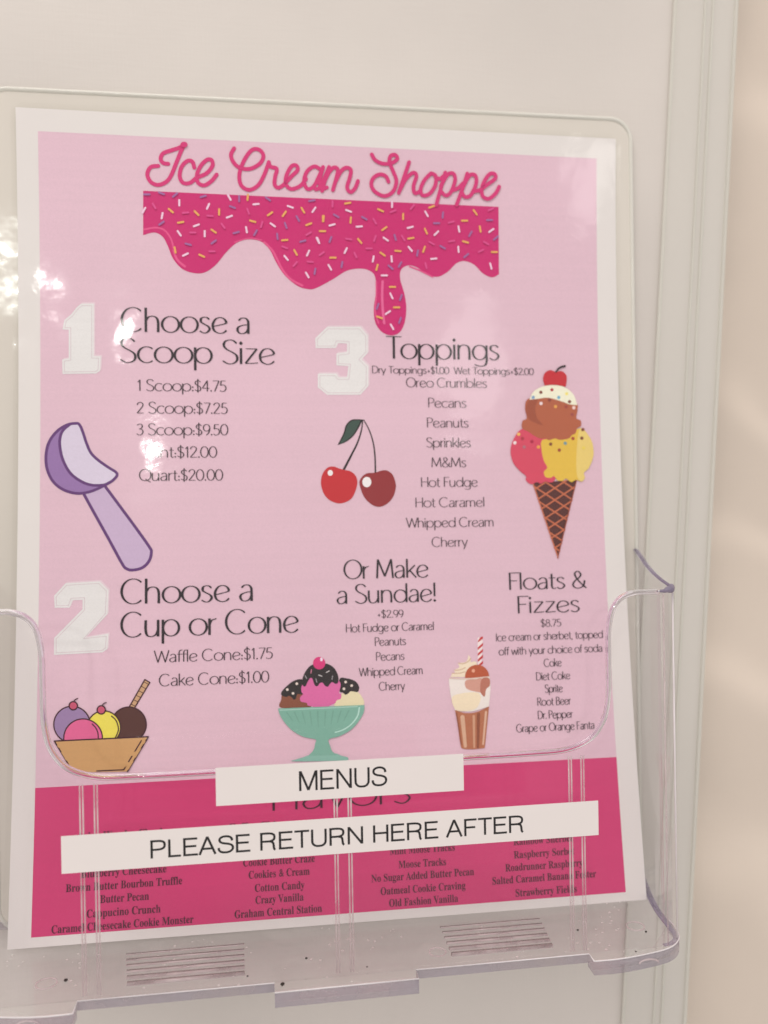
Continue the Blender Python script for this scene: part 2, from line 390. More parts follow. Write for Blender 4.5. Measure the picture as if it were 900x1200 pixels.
# round ejector marks left by the mould
def ringmark(cx, z, r, y=FY + .08, w=.2):
    bm = bmesh.new(); tube(bm, [(cx + r * math.cos(t), y, z + r * math.sin(t)) for t in (2 * math.pi * i / 28 for i in range(29))], w, 6, cap=False)
    link('mould_mark', bm, M_RIB, floor_o, True)
ringmark(203.5, 18, 2.9); ringmark(135.5, 23, 2.6); ringmark(17, 21, 3.0)
for cx, z in ((199.5, 36.5), (16, 38.0)):
    bm = bmesh.new(); tube(bm, [(cx + 3.2 * math.cos(t), FY - 2.4 + 1.5 * math.sin(t), z - .012 * (3.2 * math.cos(t)) ** 2) for t in (math.pi * i / 14 for i in range(1, 14))], .3, 6)
    link('mould_mark', bm, M_RIB, floor_o, True)

# ------------------------------------------------------------------ laminated menu
PW, PH = 215.9, 279.4
ct, st_ = math.cos(math.radians(4.3)), math.sin(math.radians(4.3)); rl = math.radians(.333)
def bow(v): return 4 * -7.15 * v * (1 - v) * (1 + .1 * (2 * v - 1))
def page(x, y, e):
    """flat sheet millimetres -> holder frame: the sheet is bowed, leans back and sits a hair askew"""
    z = bow(y / PH) + e
    Y = y * ct + z * st_; Z = -y * st_ + z * ct
    return hv(x * math.cos(rl) + Y * math.sin(rl), Y * math.cos(rl) - x * math.sin(rl) , Z)
menu = empty('laminated_menu', 'laminated pink ice cream menu with dripping icing and priced toppings in the clear holder', 'menu', (105, 1, 0))

def sheet(bm, x0, x1, y0, y1, e, col=None, lay=None, step=3.0):
    nx = max(1, int((x1 - x0) / 12)); ny = max(1, int((y1 - y0) / step))
    g = [[bm.verts.new(page(x0 + (x1 - x0) * i / nx, y0 + (y1 - y0) * j / ny, e)) for j in range(ny + 1)] for i in range(nx + 1)]
    for i in range(nx):
        for j in range(ny):
            f = bm.faces.new([g[i][j], g[i + 1][j], g[i + 1][j + 1], g[i][j + 1]])
            if lay: 
                for l in f.loops: l[lay] = col
class Print:
    """flat shapes in sheet millimetres, cut into bands so that they follow the bow of the sheet"""
    def __init__(s): s.bm = bmesh.new(); s.lay = s.bm.loops.layers.float_color.new('ink'); s.k = 0
    def poly(s, pts, col, e):
        tb = bmesh.new(); vs = [tb.verts.new((x, y, 0)) for x, y in pts]
        for t in tessellate_polygon([[Vector((x, y, 0)) for x, y in pts]]):
            try: tb.faces.new([vs[i] for i in t])
            except ValueError: pass
        y0 = min(p[1] for p in pts); y1 = max(p[1] for p in pts); y = y0 + 4
        while y < y1:
            bmesh.ops.bisect_plane(tb, geom=tb.verts[:] + tb.edges[:] + tb.faces[:], plane_co=(0, y, 0), plane_no=(0, 1, 0)); y += 4
        s.take(tb, col, e)
    def take(s, tb, col, e):
        tb.normal_update(); mp = {v: s.bm.verts.new(page(v.co.x, v.co.y, e)) for v in tb.verts}
        for f in tb.faces:
            vs = [mp[v] for v in f.verts]
            if f.normal.z < 0: vs.reverse()
            nf = s.bm.faces.new(vs)
            for l in nf.loops: l[s.lay] = col
        tb.free()
    def quad(s, q, col, e):
        a = sum(q[i][0] * q[(i + 1) % len(q)][1] - q[(i + 1) % len(q)][0] * q[i][1] for i in range(len(q)))
        if a < 0: q = q[::-1]
        f = s.bm.faces.new([s.bm.verts.new(page(x, y, e)) for x, y in q])
        for l in f.loops: l[s.lay] = col
    def stroke(s, pts, w, col, e, w2=None, round_=True, nib=None):
        """ribbon along pts; w->w2 taper, or nib=(thin,thick) for a broad-pen look"""
        q = [pts[0]]
        for p in pts[1:]:
            d = math.dist(q[-1], p)
            if d < 1e-4: continue
            n = int(d // 3) + 1; a = q[-1]
            for i in range(1, n + 1): q.append((a[0] + (p[0] - a[0]) * i / n, a[1] + (p[1] - a[1]) * i / n))
        if len(q) < 2: return
        Ls = []; Rs = []; m = len(q)
        closed = math.dist(q[0], q[-1]) < 1e-3
        for i, p in enumerate(q):
            a = q[i - 1] if i else (q[-2] if closed else p); b = q[i + 1] if i < m - 1 else (q[1] if closed else p)
            dx, dy = b[0] - a[0], b[1] - a[1]; l = math.hypot(dx, dy) or 1; dx /= l; dy /= l
            if nib: ww = nib[0] + (nib[1] - nib[0]) * abs(dy) ** 1.8
            else: ww = w + ((w2 if w2 else w) - w) * i / (m - 1)
            Ls.append((p[0] - dy * ww / 2, p[1] + dx * ww / 2)); Rs.append((p[0] + dy * ww / 2, p[1] - dx * ww / 2))
        for i in range(m - 1): s.quad([Ls[i], Rs[i], Rs[i + 1], Ls[i + 1]], col, e)
        if round_ and not closed:
            for p, ww in ((q[0], w), (q[-1], w2 or w)):
                s.quad([(p[0] + ww / 2 * math.cos(2 * math.pi * k / 12), p[1] + ww / 2 * math.sin(2 * math.pi * k / 12)) for k in range(12)], col, e + .004)
    def picture(s, items, e=.09):
        for it in items:
            s.k += 1; ee = e + .012 * min(s.k, 24) + .0004 * s.k
            xy = [(it[3][i], it[3][i + 1]) for i in range(0, len(it[3]), 2)]; col = ink(it[1])
            if it[0] == 'f': s.poly(catmull(xy, True, 5) if it[2] else xy, col, ee)
            elif it[2]: s.stroke(catmull(xy, False, 5), it[4], col, ee, it[5])
            else:
                for a, b in zip(xy, xy[1:]): s.stroke([a, b], it[4], col, ee, it[5])
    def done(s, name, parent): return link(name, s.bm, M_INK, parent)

# --- data measured off the sheet, in millimetres from its lower left corner
TITLE=[('s',(198, 36, 102),1,[50.80,262.54,49.09,262.75,48.25,264.16,49.13,266.07,51.79,267.20,54.67,268.28,56.34,269.30],1.38,1.38),
('s',(198, 36, 102),1,[56.34,269.30,55.16,266.86,53.52,262.81,51.67,258.38,49.86,256.13,47.13,255.07,44.72,256.06,43.62,258.61,44.79,261.11,47.36,261.66],1.38,1.38),
('s',(198, 36, 102),1,[59.76,261.64,59.14,263.64,57.49,263.86,55.45,261.81,54.69,258.51,55.74,256.24,58.11,256.19,60.51,258.19],1.38,1.38),
('s',(198, 36, 102),1,[60.51,258.19,63.93,259.79,66.07,262.51,65.80,264.46,64.21,264.53,62.01,262.32,60.67,259.14,61.00,256.46,63.16,255.60,65.71,257.24,67.48,259.51],1.38,1.38),
('s',(198, 36, 102),1,[73.71,268.97,72.59,266.74,73.22,264.43,75.24,262.48,78.90,261.99,82.60,263.98,83.96,266.75,82.65,268.81,80.08,268.76,77.47,265.50,75.51,260.52,75.91,256.36,78.67,254.64,81.93,256.32,84.18,260.16,85.85,264.72],1.38,1.38),
('s',(198, 36, 102),1,[85.85,264.72,86.43,263.13,88.64,262.49,88.02,259.60,87.84,256.86,89.16,255.81,90.95,256.85],1.38,1.38),
('s',(198, 36, 102),1,[90.95,256.85,94.03,260.23,96.07,262.38,95.56,263.98,93.84,263.54,92.03,260.14,91.85,257.18,93.76,255.56,96.98,256.80,99.02,259.33],1.38,1.38),
('s',(198, 36, 102),1,[104.15,263.04,102.06,263.90,99.50,262.09,98.34,258.56,99.44,255.87,101.69,256.70,103.53,260.05,105.21,263.82],1.38,1.38),
('s',(198, 36, 102),1,[105.21,263.82,103.97,259.17,104.39,256.22,106.50,256.61],1.38,1.38),
('s',(198, 36, 102),1,[102.50,255.77,104.01,256.58,105.70,259.99,107.39,263.92],1.38,1.38),
('s',(198, 36, 102),1,[107.39,263.92,106.00,259.63,104.75,255.34],1.38,1.38),
('s',(198, 36, 102),1,[105.69,258.88,107.37,262.14,109.20,263.85,110.47,263.17,110.07,260.55,108.67,255.80],1.38,1.38),
('s',(198, 36, 102),1,[109.76,259.05,111.45,262.32,113.35,263.89,115.17,263.38,114.92,260.76,113.83,256.99,115.02,255.32,116.71,256.73,117.79,259.39],1.38,1.38),
('s',(198, 36, 102),1,[122.90,269.09,124.18,267.14,126.85,265.99,129.92,266.28,132.24,267.88,131.48,269.34,129.79,268.81,129.39,266.63,130.67,263.47,131.88,259.99,130.62,256.18,127.53,254.40,124.17,255.69,122.66,258.10,123.37,260.60,125.68,262.05,127.97,261.55,128.96,259.64],1.38,1.38),
('s',(198, 36, 102),1,[136.63,266.96,134.90,262.00,132.70,255.74],1.38,1.38),
('s',(198, 36, 102),1,[133.17,256.82,135.28,260.74,138.00,263.19,139.31,262.19,138.20,258.38,138.73,255.84,140.83,256.83],1.38,1.38),
('s',(198, 36, 102),1,[144.76,263.34,142.25,260.66,140.83,257.36,141.59,255.20,144.17,255.91,146.29,259.02,146.47,262.35,144.76,263.34],1.38,1.38),
('s',(198, 36, 102),1,[146.47,262.05,147.87,261.43,149.44,262.48],1.38,1.38),
('s',(198, 36, 102),1,[150.07,263.80,148.47,258.43,146.63,251.91],1.38,1.38),
('s',(198, 36, 102),1,[148.32,258.80,150.85,263.00,153.05,263.55,153.74,261.15,152.14,256.84,150.18,255.47,148.62,256.70],1.38,1.38),
('s',(198, 36, 102),1,[152.38,257.30,154.75,258.31,156.80,260.30],1.38,1.38),
('s',(198, 36, 102),1,[158.32,263.78,156.71,258.78,154.23,252.21],1.38,1.38),
('s',(198, 36, 102),1,[156.48,258.39,159.10,263.05,161.39,263.15,161.61,260.12,159.62,256.00,157.48,255.23,156.46,256.48],1.38,1.38),
('s',(198, 36, 102),1,[160.41,257.33,162.23,257.71,163.42,258.06],1.38,1.38),
('s',(198, 36, 102),1,[162.79,257.73,165.97,260.15,169.00,262.57,168.37,264.22,166.30,263.52,164.07,259.62,163.97,256.03,166.26,254.90,168.98,256.92,170.42,259.50],1.38,1.38),
('f',(198, 36, 102),0,[57.56,269.36,57.53,269.13,57.43,268.91,57.28,268.71,57.09,268.54,56.86,268.41,56.60,268.32,56.32,268.29,56.05,268.30,55.79,268.36,55.56,268.47,55.37,268.62,55.23,268.81,55.14,269.01,55.12,269.24,55.15,269.46,55.24,269.68,55.39,269.88,55.59,270.05,55.82,270.18,56.08,270.27,56.35,270.31,56.62,270.29,56.88,270.23,57.11,270.12,57.30,269.97,57.44,269.79,57.53,269.58])]
DRIP=[('f',(190,18,96),1,[42.12,252.88,42.12,252.88,170.22,252.26,170.22,252.26,170.15,227.36,170.15,227.36,167.50,226.12,163.94,227.57,160.81,230.56,157.27,231.84,154.11,230.98,150.54,227.57,146.60,225.70,142.72,226.82,138.86,229.15,135.77,229.59,133.27,227.84,133.00,224.41,134.48,219.11,135.10,213.77,134.33,208.40,132.35,204.92,129.26,203.87,125.82,205.18,123.57,208.56,123.10,213.50,123.95,219.60,123.78,224.92,122.05,227.14,118.47,227.95,113.52,227.05,108.19,223.73,102.13,220.41,99.21,220.03,95.48,221.14,91.06,224.76,88.14,229.16,85.96,233.56,83.04,236.44,78.63,237.19,74.21,235.78,70.52,232.33,66.84,227.78,63.18,225.09,59.56,224.62,55.25,225.97,52.06,229.55,50.31,233.89,48.56,237.12,45.72,238.49,41.93,237.41,41.93,237.41]),
('s',(212, 72, 122),1,[42.38,239.46,46.45,240.19,49.30,239.34,51.41,236.49,52.31,233.22],0.62,0.62),
('s',(212, 72, 122),1,[52.30,232.49,53.49,229.23,56.12,226.88],0.83,0.83),
('s',(212, 72, 122),1,[83.92,236.32,86.70,233.59,88.30,230.66,90.33,226.61,93.27,223.33,97.35,221.19],0.83,0.83),
('s',(212, 72, 122),1,[73.49,235.98,78.63,237.56,83.04,237.04],0.41,0.41),
('s',(216, 90, 136),1,[126.45,223.47,126.23,218.14,126.45,212.05,126.86,208.25],0.90,0.90),
('s',(212, 72, 122),1,[124.15,223.41,124.08,218.09,123.55,212.75,124.72,208.21],0.55,0.55),
('s',(212, 72, 122),1,[136.54,229.23,140.40,227.82,145.04,225.66],0.55,0.55),
('s',(238, 186, 202),0,[54.42,248.22,54.44,250.11],0.69,0.69),
('s',(238, 186, 202),0,[48.32,243.48,48.67,245.36],0.69,0.69),
('s',(238, 186, 202),0,[63.97,247.43,64.78,249.19],0.69,0.69),
('s',(238, 186, 202),0,[71.37,252.49,72.30,250.88],0.69,0.69),
('s',(238, 186, 202),0,[70.86,244.56,72.65,245.28],0.69,0.69),
('s',(238, 186, 202),0,[80.24,249.58,82.15,249.82],0.69,0.69),
('s',(238, 186, 202),0,[92.42,249.51,94.23,248.92],0.69,0.69),
('s',(238, 186, 202),0,[101.20,247.68,102.33,249.31],0.69,0.69),
('s',(238, 186, 202),0,[59.36,241.06,61.13,241.77],0.69,0.69),
('s',(238, 186, 202),0,[53.78,239.18,54.83,237.66],0.69,0.69),
('s',(238, 186, 202),0,[63.10,237.62,63.12,239.53],0.69,0.69),
('s',(238, 186, 202),0,[77.55,241.43,77.87,239.54],0.69,0.69),
('s',(238, 186, 202),0,[86.24,243.05,87.80,241.99],0.69,0.69),
('s',(238, 186, 202),0,[55.53,230.57,57.23,231.43],0.69,0.69),
('s',(238, 186, 202),0,[102.60,238.50,103.41,236.76],0.69,0.69),
('s',(238, 186, 202),0,[91.03,231.63,92.26,230.18],0.69,0.69),
('s',(238, 186, 202),0,[99.08,231.98,99.92,233.77],0.69,0.69),
('s',(238, 186, 202),0,[98.64,225.82,99.59,224.16],0.69,0.69),
('s',(238, 186, 202),0,[41.85,245.17,42.79,246.84],0.69,0.69),
('s',(238, 186, 202),0,[113.35,248.82,115.20,248.23],0.69,0.69),
('s',(238, 186, 202),0,[107.30,242.99,109.20,243.57],0.69,0.69),
('s',(238, 186, 202),0,[117.11,242.91,119.09,243.15],0.69,0.69),
('s',(238, 186, 202),0,[102.89,238.39,103.54,236.58],0.69,0.69),
('s',(238, 186, 202),0,[112.64,233.30,113.50,235.10],0.69,0.69),
('s',(238, 186, 202),0,[106.77,228.83,107.74,227.17],0.69,0.69),
('s',(238, 186, 202),0,[130.19,250.49,130.20,252.45],0.69,0.69),
('s',(238, 186, 202),0,[126.96,239.37,128.58,238.30],0.69,0.69),
('s',(238, 186, 202),0,[135.86,243.11,137.81,243.69],0.69,0.69),
('s',(238, 186, 202),0,[142.44,249.39,143.44,247.72],0.69,0.69),
('s',(238, 186, 202),0,[145.82,240.88,147.27,242.33],0.69,0.69),
('s',(238, 186, 202),0,[122.91,230.52,123.28,232.47],0.69,0.69),
('s',(238, 186, 202),0,[129.77,232.68,129.92,230.72],0.69,0.69),
('s',(238, 186, 202),0,[136.12,236.30,137.40,234.83],0.69,0.69),
('s',(238, 186, 202),0,[144.50,232.14,146.52,232.37],0.69,0.69),
('s',(238, 186, 202),0,[154.86,244.40,155.20,242.45],0.69,0.69),
('s',(238, 186, 202),0,[154.72,236.98,154.88,235.00],0.69,0.69),
('s',(238, 186, 202),0,[166.44,242.72,168.14,243.92],0.69,0.69),
('s',(238, 186, 202),0,[166.74,231.17,167.25,229.24],0.69,0.69),
('s',(238, 186, 202),0,[126.09,225.59,128.09,225.64],0.69,0.69),
('s',(238, 186, 202),0,[129.20,219.11,130.02,217.33],0.69,0.69),
('s',(238, 186, 202),0,[127.39,211.50,129.05,212.68],0.69,0.69),
('s',(238, 186, 202),0,[129.20,207.78,130.17,206.08],0.69,0.69),
('s',(218, 158, 82),0,[50.82,246.79,52.23,245.63],0.69,0.69),
('s',(218, 158, 82),0,[59.71,246.32,61.02,245.02],0.69,0.69),
('s',(218, 158, 82),0,[68.19,245.45,68.21,247.36],0.69,0.69),
('s',(218, 158, 82),0,[53.93,242.05,55.77,242.44],0.69,0.69),
('s',(218, 158, 82),0,[78.18,250.99,78.37,252.90],0.69,0.69),
('s',(218, 158, 82),0,[85.31,245.83,86.89,247.00],0.69,0.69),
('s',(218, 158, 82),0,[90.58,245.79,91.71,247.42],0.69,0.69),
('s',(218, 158, 82),0,[97.31,248.94,98.27,247.30],0.69,0.69),
('s',(218, 158, 82),0,[79.03,243.74,80.87,243.31],0.69,0.69),
('s',(218, 158, 82),0,[65.47,240.09,67.00,239.05],0.69,0.69),
('s',(218, 158, 82),0,[98.92,242.84,100.75,243.57],0.69,0.69),
('s',(218, 158, 82),0,[52.65,233.44,52.96,231.57],0.69,0.69),
('s',(218, 158, 82),0,[61.16,231.12,62.86,230.36],0.69,0.69),
('s',(218, 158, 82),0,[90.23,237.12,92.16,237.35],0.69,0.69),
('s',(218, 158, 82),0,[94.54,233.78,95.49,232.13],0.69,0.69),
('s',(218, 158, 82),0,[104.95,244.43,104.97,246.38],0.69,0.69),
('s',(218, 158, 82),0,[113.03,251.08,114.97,251.49],0.69,0.69),
('s',(218, 158, 82),0,[105.09,244.44,105.28,246.39],0.69,0.69),
('s',(218, 158, 82),0,[114.91,244.27,115.10,246.23],0.69,0.69),
('s',(218, 158, 82),0,[125.05,249.57,126.85,248.81],0.69,0.69),
('s',(218, 158, 82),0,[134.24,246.26,134.25,248.23],0.69,0.69),
('s',(218, 158, 82),0,[103.78,240.88,105.74,240.94],0.69,0.69),
('s',(218, 158, 82),0,[117.57,238.57,118.83,237.11],0.69,0.69),
('s',(218, 158, 82),0,[126.45,242.01,128.09,243.20],0.69,0.69),
('s',(218, 158, 82),0,[136.04,239.25,138.03,239.66],0.69,0.69),
('s',(218, 158, 82),0,[142.23,243.11,143.07,241.35],0.69,0.69),
('s',(218, 158, 82),0,[107.44,231.47,109.41,231.53],0.69,0.69),
('s',(218, 158, 82),0,[125.75,233.88,127.37,232.80],0.69,0.69),
('s',(218, 158, 82),0,[131.19,234.71,133.19,234.60],0.69,0.69),
('s',(218, 158, 82),0,[141.53,234.63,142.24,236.52],0.69,0.69),
('s',(218, 158, 82),0,[124.17,227.54,124.71,229.46],0.69,0.69),
('s',(218, 158, 82),0,[160.65,250.57,161.82,248.98],0.69,0.69),
('s',(218, 158, 82),0,[156.16,246.53,158.21,246.60],0.69,0.69),
('s',(218, 158, 82),0,[162.91,244.69,163.25,242.73],0.69,0.69),
('s',(218, 158, 82),0,[156.52,238.99,158.49,238.54],0.69,0.69),
('s',(218, 158, 82),0,[167.37,235.39,169.44,235.45],0.69,0.69),
('s',(218, 158, 82),0,[129.03,221.48,131.04,221.54],0.69,0.69),
('s',(218, 158, 82),0,[130.48,214.05,132.48,214.09],0.69,0.69),
('s',(218, 158, 82),0,[124.20,210.59,126.06,209.95],0.69,0.69),
('s',(218, 158, 82),0,[143.96,250.83,145.87,251.58],0.69,0.69),
('s',(150, 92, 142),0,[42.46,251.52,44.31,251.59],0.69,0.69),
('s',(150, 92, 142),0,[47.51,252.41,49.25,251.84],0.69,0.69),
('s',(150, 92, 142),0,[52.30,251.09,53.75,252.37],0.69,0.69),
('s',(150, 92, 142),0,[61.84,251.33,63.66,251.90],0.69,0.69),
('s',(150, 92, 142),0,[72.00,248.57,73.78,247.98],0.69,0.69),
('s',(150, 92, 142),0,[75.25,250.35,75.27,252.27],0.69,0.69),
('s',(150, 92, 142),0,[84.64,252.16,86.20,251.12],0.69,0.69),
('s',(150, 92, 142),0,[95.49,245.90,96.44,244.25],0.69,0.69),
('s',(150, 92, 142),0,[100.08,251.46,102.01,251.88],0.69,0.69),
('s',(150, 92, 142),0,[91.30,243.36,91.94,241.56],0.69,0.69),
('s',(150, 92, 142),0,[47.48,241.14,49.02,242.28],0.69,0.69),
('s',(150, 92, 142),0,[65.41,235.16,66.97,236.31],0.69,0.69),
('s',(150, 92, 142),0,[56.45,234.85,58.26,234.42],0.69,0.69),
('s',(150, 92, 142),0,[73.19,239.04,75.03,239.61],0.69,0.69),
('s',(150, 92, 142),0,[80.37,238.63,81.35,240.34],0.69,0.69),
('s',(150, 92, 142),0,[88.53,239.45,88.68,237.53],0.69,0.69),
('s',(150, 92, 142),0,[96.73,236.80,98.62,237.36],0.69,0.69),
('s',(150, 92, 142),0,[101.72,225.45,102.08,227.38],0.69,0.69),
('s',(150, 92, 142),0,[108.95,247.01,110.64,246.10],0.69,0.69),
('s',(150, 92, 142),0,[119.11,246.57,120.81,245.65],0.69,0.69),
('s',(150, 92, 142),0,[107.25,237.08,107.94,238.94],0.69,0.69),
('s',(150, 92, 142),0,[111.47,228.14,111.83,230.08],0.69,0.69),
('s',(150, 92, 142),0,[130.99,240.50,131.49,238.62],0.69,0.69),
('s',(150, 92, 142),0,[148.93,247.33,149.12,249.31],0.69,0.69),
('s',(150, 92, 142),0,[145.64,245.23,147.67,245.30],0.69,0.69),
('s',(150, 92, 142),0,[158.83,240.94,159.87,242.70],0.69,0.69),
('s',(150, 92, 142),0,[147.96,237.03,149.72,236.09],0.69,0.69),
('s',(150, 92, 142),0,[139.27,233.15,139.64,235.11],0.69,0.69),
('s',(150, 92, 142),0,[156.90,233.11,158.48,234.44],0.69,0.69),
('s',(150, 92, 142),0,[165.65,247.10,167.72,247.18],0.69,0.69),
('s',(150, 92, 142),0,[128.67,229.26,130.19,228.03],0.69,0.69),
('s',(150, 92, 142),0,[132.40,228.87,133.42,230.61],0.69,0.69),
('s',(150, 92, 142),0,[168.22,239.94,169.82,241.28],0.69,0.69),
('s',(150, 92, 142),0,[132.71,216.76,133.42,218.64],0.69,0.69),
('s',(150, 92, 142),0,[132.29,208.42,133.00,210.30],0.69,0.69),
('s',(150, 92, 142),0,[124.14,213.36,124.84,215.23],0.69,0.69),
('s',(206, 66, 126),0,[55.61,245.55,57.48,245.79],0.69,0.69),
('s',(206, 66, 126),0,[64.05,244.94,65.93,244.84],0.69,0.69),
('s',(206, 66, 126),0,[78.05,247.90,78.69,246.12],0.69,0.69),
('s',(206, 66, 126),0,[69.00,242.29,70.07,240.76],0.69,0.69),
('s',(206, 66, 126),0,[58.05,238.77,59.93,238.83],0.69,0.69),
('s',(206, 66, 126),0,[82.85,241.59,83.36,243.47],0.69,0.69),
('s',(206, 66, 126),0,[64.63,232.37,66.52,232.43],0.69,0.69),
('s',(206, 66, 126),0,[90.26,234.93,92.07,234.32],0.69,0.69),
('s',(206, 66, 126),0,[99.25,229.80,101.19,229.69],0.69,0.69),
('s',(206, 66, 126),0,[94.19,228.00,95.45,229.53],0.69,0.69),
('s',(206, 66, 126),0,[98.95,239.33,100.65,240.36],0.69,0.69),
('s',(206, 66, 126),0,[45.37,248.39,46.28,246.79],0.69,0.69),
('s',(206, 66, 126),0,[108.46,249.80,108.48,251.74],0.69,0.69),
('s',(206, 66, 126),0,[113.21,238.52,115.15,238.24],0.69,0.69),
('s',(206, 66, 126),0,[123.28,245.95,124.26,244.29],0.69,0.69),
('s',(206, 66, 126),0,[123.43,238.00,124.13,239.87],0.69,0.69),
('s',(206, 66, 126),0,[120.61,235.20,122.60,235.26],0.69,0.69),
('s',(206, 66, 126),0,[116.21,233.53,117.03,231.78],0.69,0.69),
('s',(206, 66, 126),0,[129.62,248.62,131.50,249.36],0.69,0.69),
('s',(206, 66, 126),0,[133.68,240.27,134.66,238.59],0.69,0.69),
('s',(206, 66, 126),0,[137.03,250.00,138.33,251.56],0.69,0.69),
('s',(206, 66, 126),0,[151.15,245.55,153.13,246.14],0.69,0.69),
('s',(206, 66, 126),0,[143.92,238.35,145.66,237.42],0.69,0.69),
('s',(206, 66, 126),0,[151.23,238.69,153.24,239.10],0.69,0.69),
('s',(206, 66, 126),0,[162.31,235.19,164.18,236.10],0.69,0.69),
('s',(206, 66, 126),0,[164.37,239.11,166.15,238.16],0.69,0.69),
('s',(206, 66, 126),0,[142.27,230.59,142.77,228.69],0.69,0.69),
('s',(206, 66, 126),0,[166.25,250.62,168.13,251.53],0.69,0.69),
('s',(206, 66, 126),0,[103.56,232.22,105.18,233.39],0.69,0.69)]
SCOOP=[('f',(188, 160, 182),1,[21.62,146.76,25.41,139.61,30.16,130.74,34.44,122.61,35.86,120.97,37.76,120.44,41.08,121.16,43.36,123.42,44.13,126.35,43.46,128.32,38.20,136.02,33.44,142.72,28.69,149.41,28.69,149.41,21.62,146.76]),
('s',(92, 50, 102),1,[21.62,146.76,25.41,139.61,30.16,130.74,34.44,122.61,35.86,120.97,37.76,120.44,41.08,121.16,43.36,123.42,44.13,126.35,43.46,128.32,38.20,136.02,33.44,142.72,28.69,149.41],0.99,0.99),
('f',(140, 104, 150),1,[18.97,171.28,16.39,170.88,13.10,168.90,10.30,165.21,9.15,160.79,9.41,155.89,11.29,151.48,14.58,148.53,18.80,147.12,22.55,147.34,25.85,148.45,28.69,149.90,31.06,151.37,32.58,153.09,32.24,154.33,29.63,156.07,26.31,158.55,23.94,161.02,22.52,164.23,21.57,167.19,20.63,169.90,19.78,171.14]),
('f',(203, 186, 198),1,[19.21,171.28,16.15,170.14,14.28,167.92,13.58,164.23,14.30,159.31,16.42,154.89,19.72,151.93,23.49,150.18,27.74,149.91,31.06,151.37,32.58,153.09,32.24,154.33,29.63,156.07,26.31,158.55,23.94,161.02,22.52,164.23,21.57,167.19,20.63,169.90,19.78,171.14]),
('s',(92, 50, 102),1,[18.97,171.28,16.39,170.88,13.10,168.90,10.30,165.21,9.15,160.79,9.41,155.89,11.29,151.48,14.58,148.53,18.80,147.12,22.55,147.34,25.85,148.45,28.69,149.90,31.06,151.37,32.58,153.09,32.24,154.33,29.63,156.07,26.31,158.55,23.94,161.02,22.52,164.23,21.57,167.19,20.63,169.90,19.78,171.14,18.97,171.28],0.94,0.94),
('s',(92, 50, 102),1,[17.09,171.03,14.74,168.90,13.76,166.44,13.68,163.24,14.63,158.82,16.89,154.39,20.19,151.53,23.96,149.93,28.21,149.91,30.11,150.78],0.94,0.94)]
CHERRY=[('s',(28, 14, 18),1,[118.42,172.69,117.91,169.09,116.39,164.54,114.05,160.01,111.33,154.93],0.38,0.83),
('s',(28, 14, 18),1,[118.80,172.88,120.64,169.47,122.08,164.92,122.67,160.00,122.75,153.83],0.38,0.59),
('f',(22, 18, 18),1,[118.99,172.96,118.99,172.96,116.53,173.14,114.26,172.86,112.34,170.96,111.35,167.94,109.22,163.78,109.22,163.78,112.25,164.92,114.92,167.00,116.86,169.84,118.23,172.42]),
('f',(48, 68, 58),1,[117.47,172.65,115.77,172.68,114.25,172.29,112.79,170.66,111.84,167.75,110.17,164.46,112.25,165.37,114.63,167.38,116.49,170.22]),
('f',(183, 28, 36),1,[103.03,150.09,103.63,153.27,105.35,155.51,107.41,156.07,109.46,155.42,111.33,154.82,113.58,154.35,115.43,152.84,116.14,150.58,115.53,147.57,113.97,144.58,111.50,143.10,108.88,142.82,105.91,144.08,103.90,146.53]),
('f',(136, 34, 38),1,[116.88,149.82,117.68,152.07,119.60,153.50,122.63,153.75,124.54,154.39,126.64,154.57,128.71,153.35,129.80,150.88,130.05,148.22,128.91,144.83,126.58,142.39,123.71,141.40,120.90,142.45,118.31,145.29]),
('f',(226, 214, 208),0,[107.38,153.74,107.35,153.51,107.28,153.29,107.16,153.09,107.01,152.92,106.83,152.80,106.63,152.72,106.42,152.70,106.22,152.72,106.02,152.80,105.85,152.93,105.70,153.09,105.59,153.29,105.53,153.52,105.51,153.75,105.53,153.98,105.61,154.21,105.72,154.40,105.87,154.57,106.05,154.69,106.25,154.77,106.46,154.80,106.66,154.77,106.86,154.69,107.04,154.57,107.18,154.40,107.29,154.20,107.36,153.98]),
('f',(226, 214, 208),0,[121.16,150.36,121.12,149.94,120.99,149.54,120.79,149.18,120.52,148.89,120.21,148.66,119.86,148.53,119.50,148.48,119.14,148.53,118.80,148.67,118.50,148.90,118.25,149.20,118.06,149.56,117.95,149.96,117.91,150.38,117.96,150.80,118.09,151.19,118.29,151.55,118.55,151.85,118.86,152.07,119.21,152.21,119.57,152.25,119.93,152.20,120.28,152.06,120.58,151.84,120.83,151.54,121.02,151.18,121.13,150.78])]
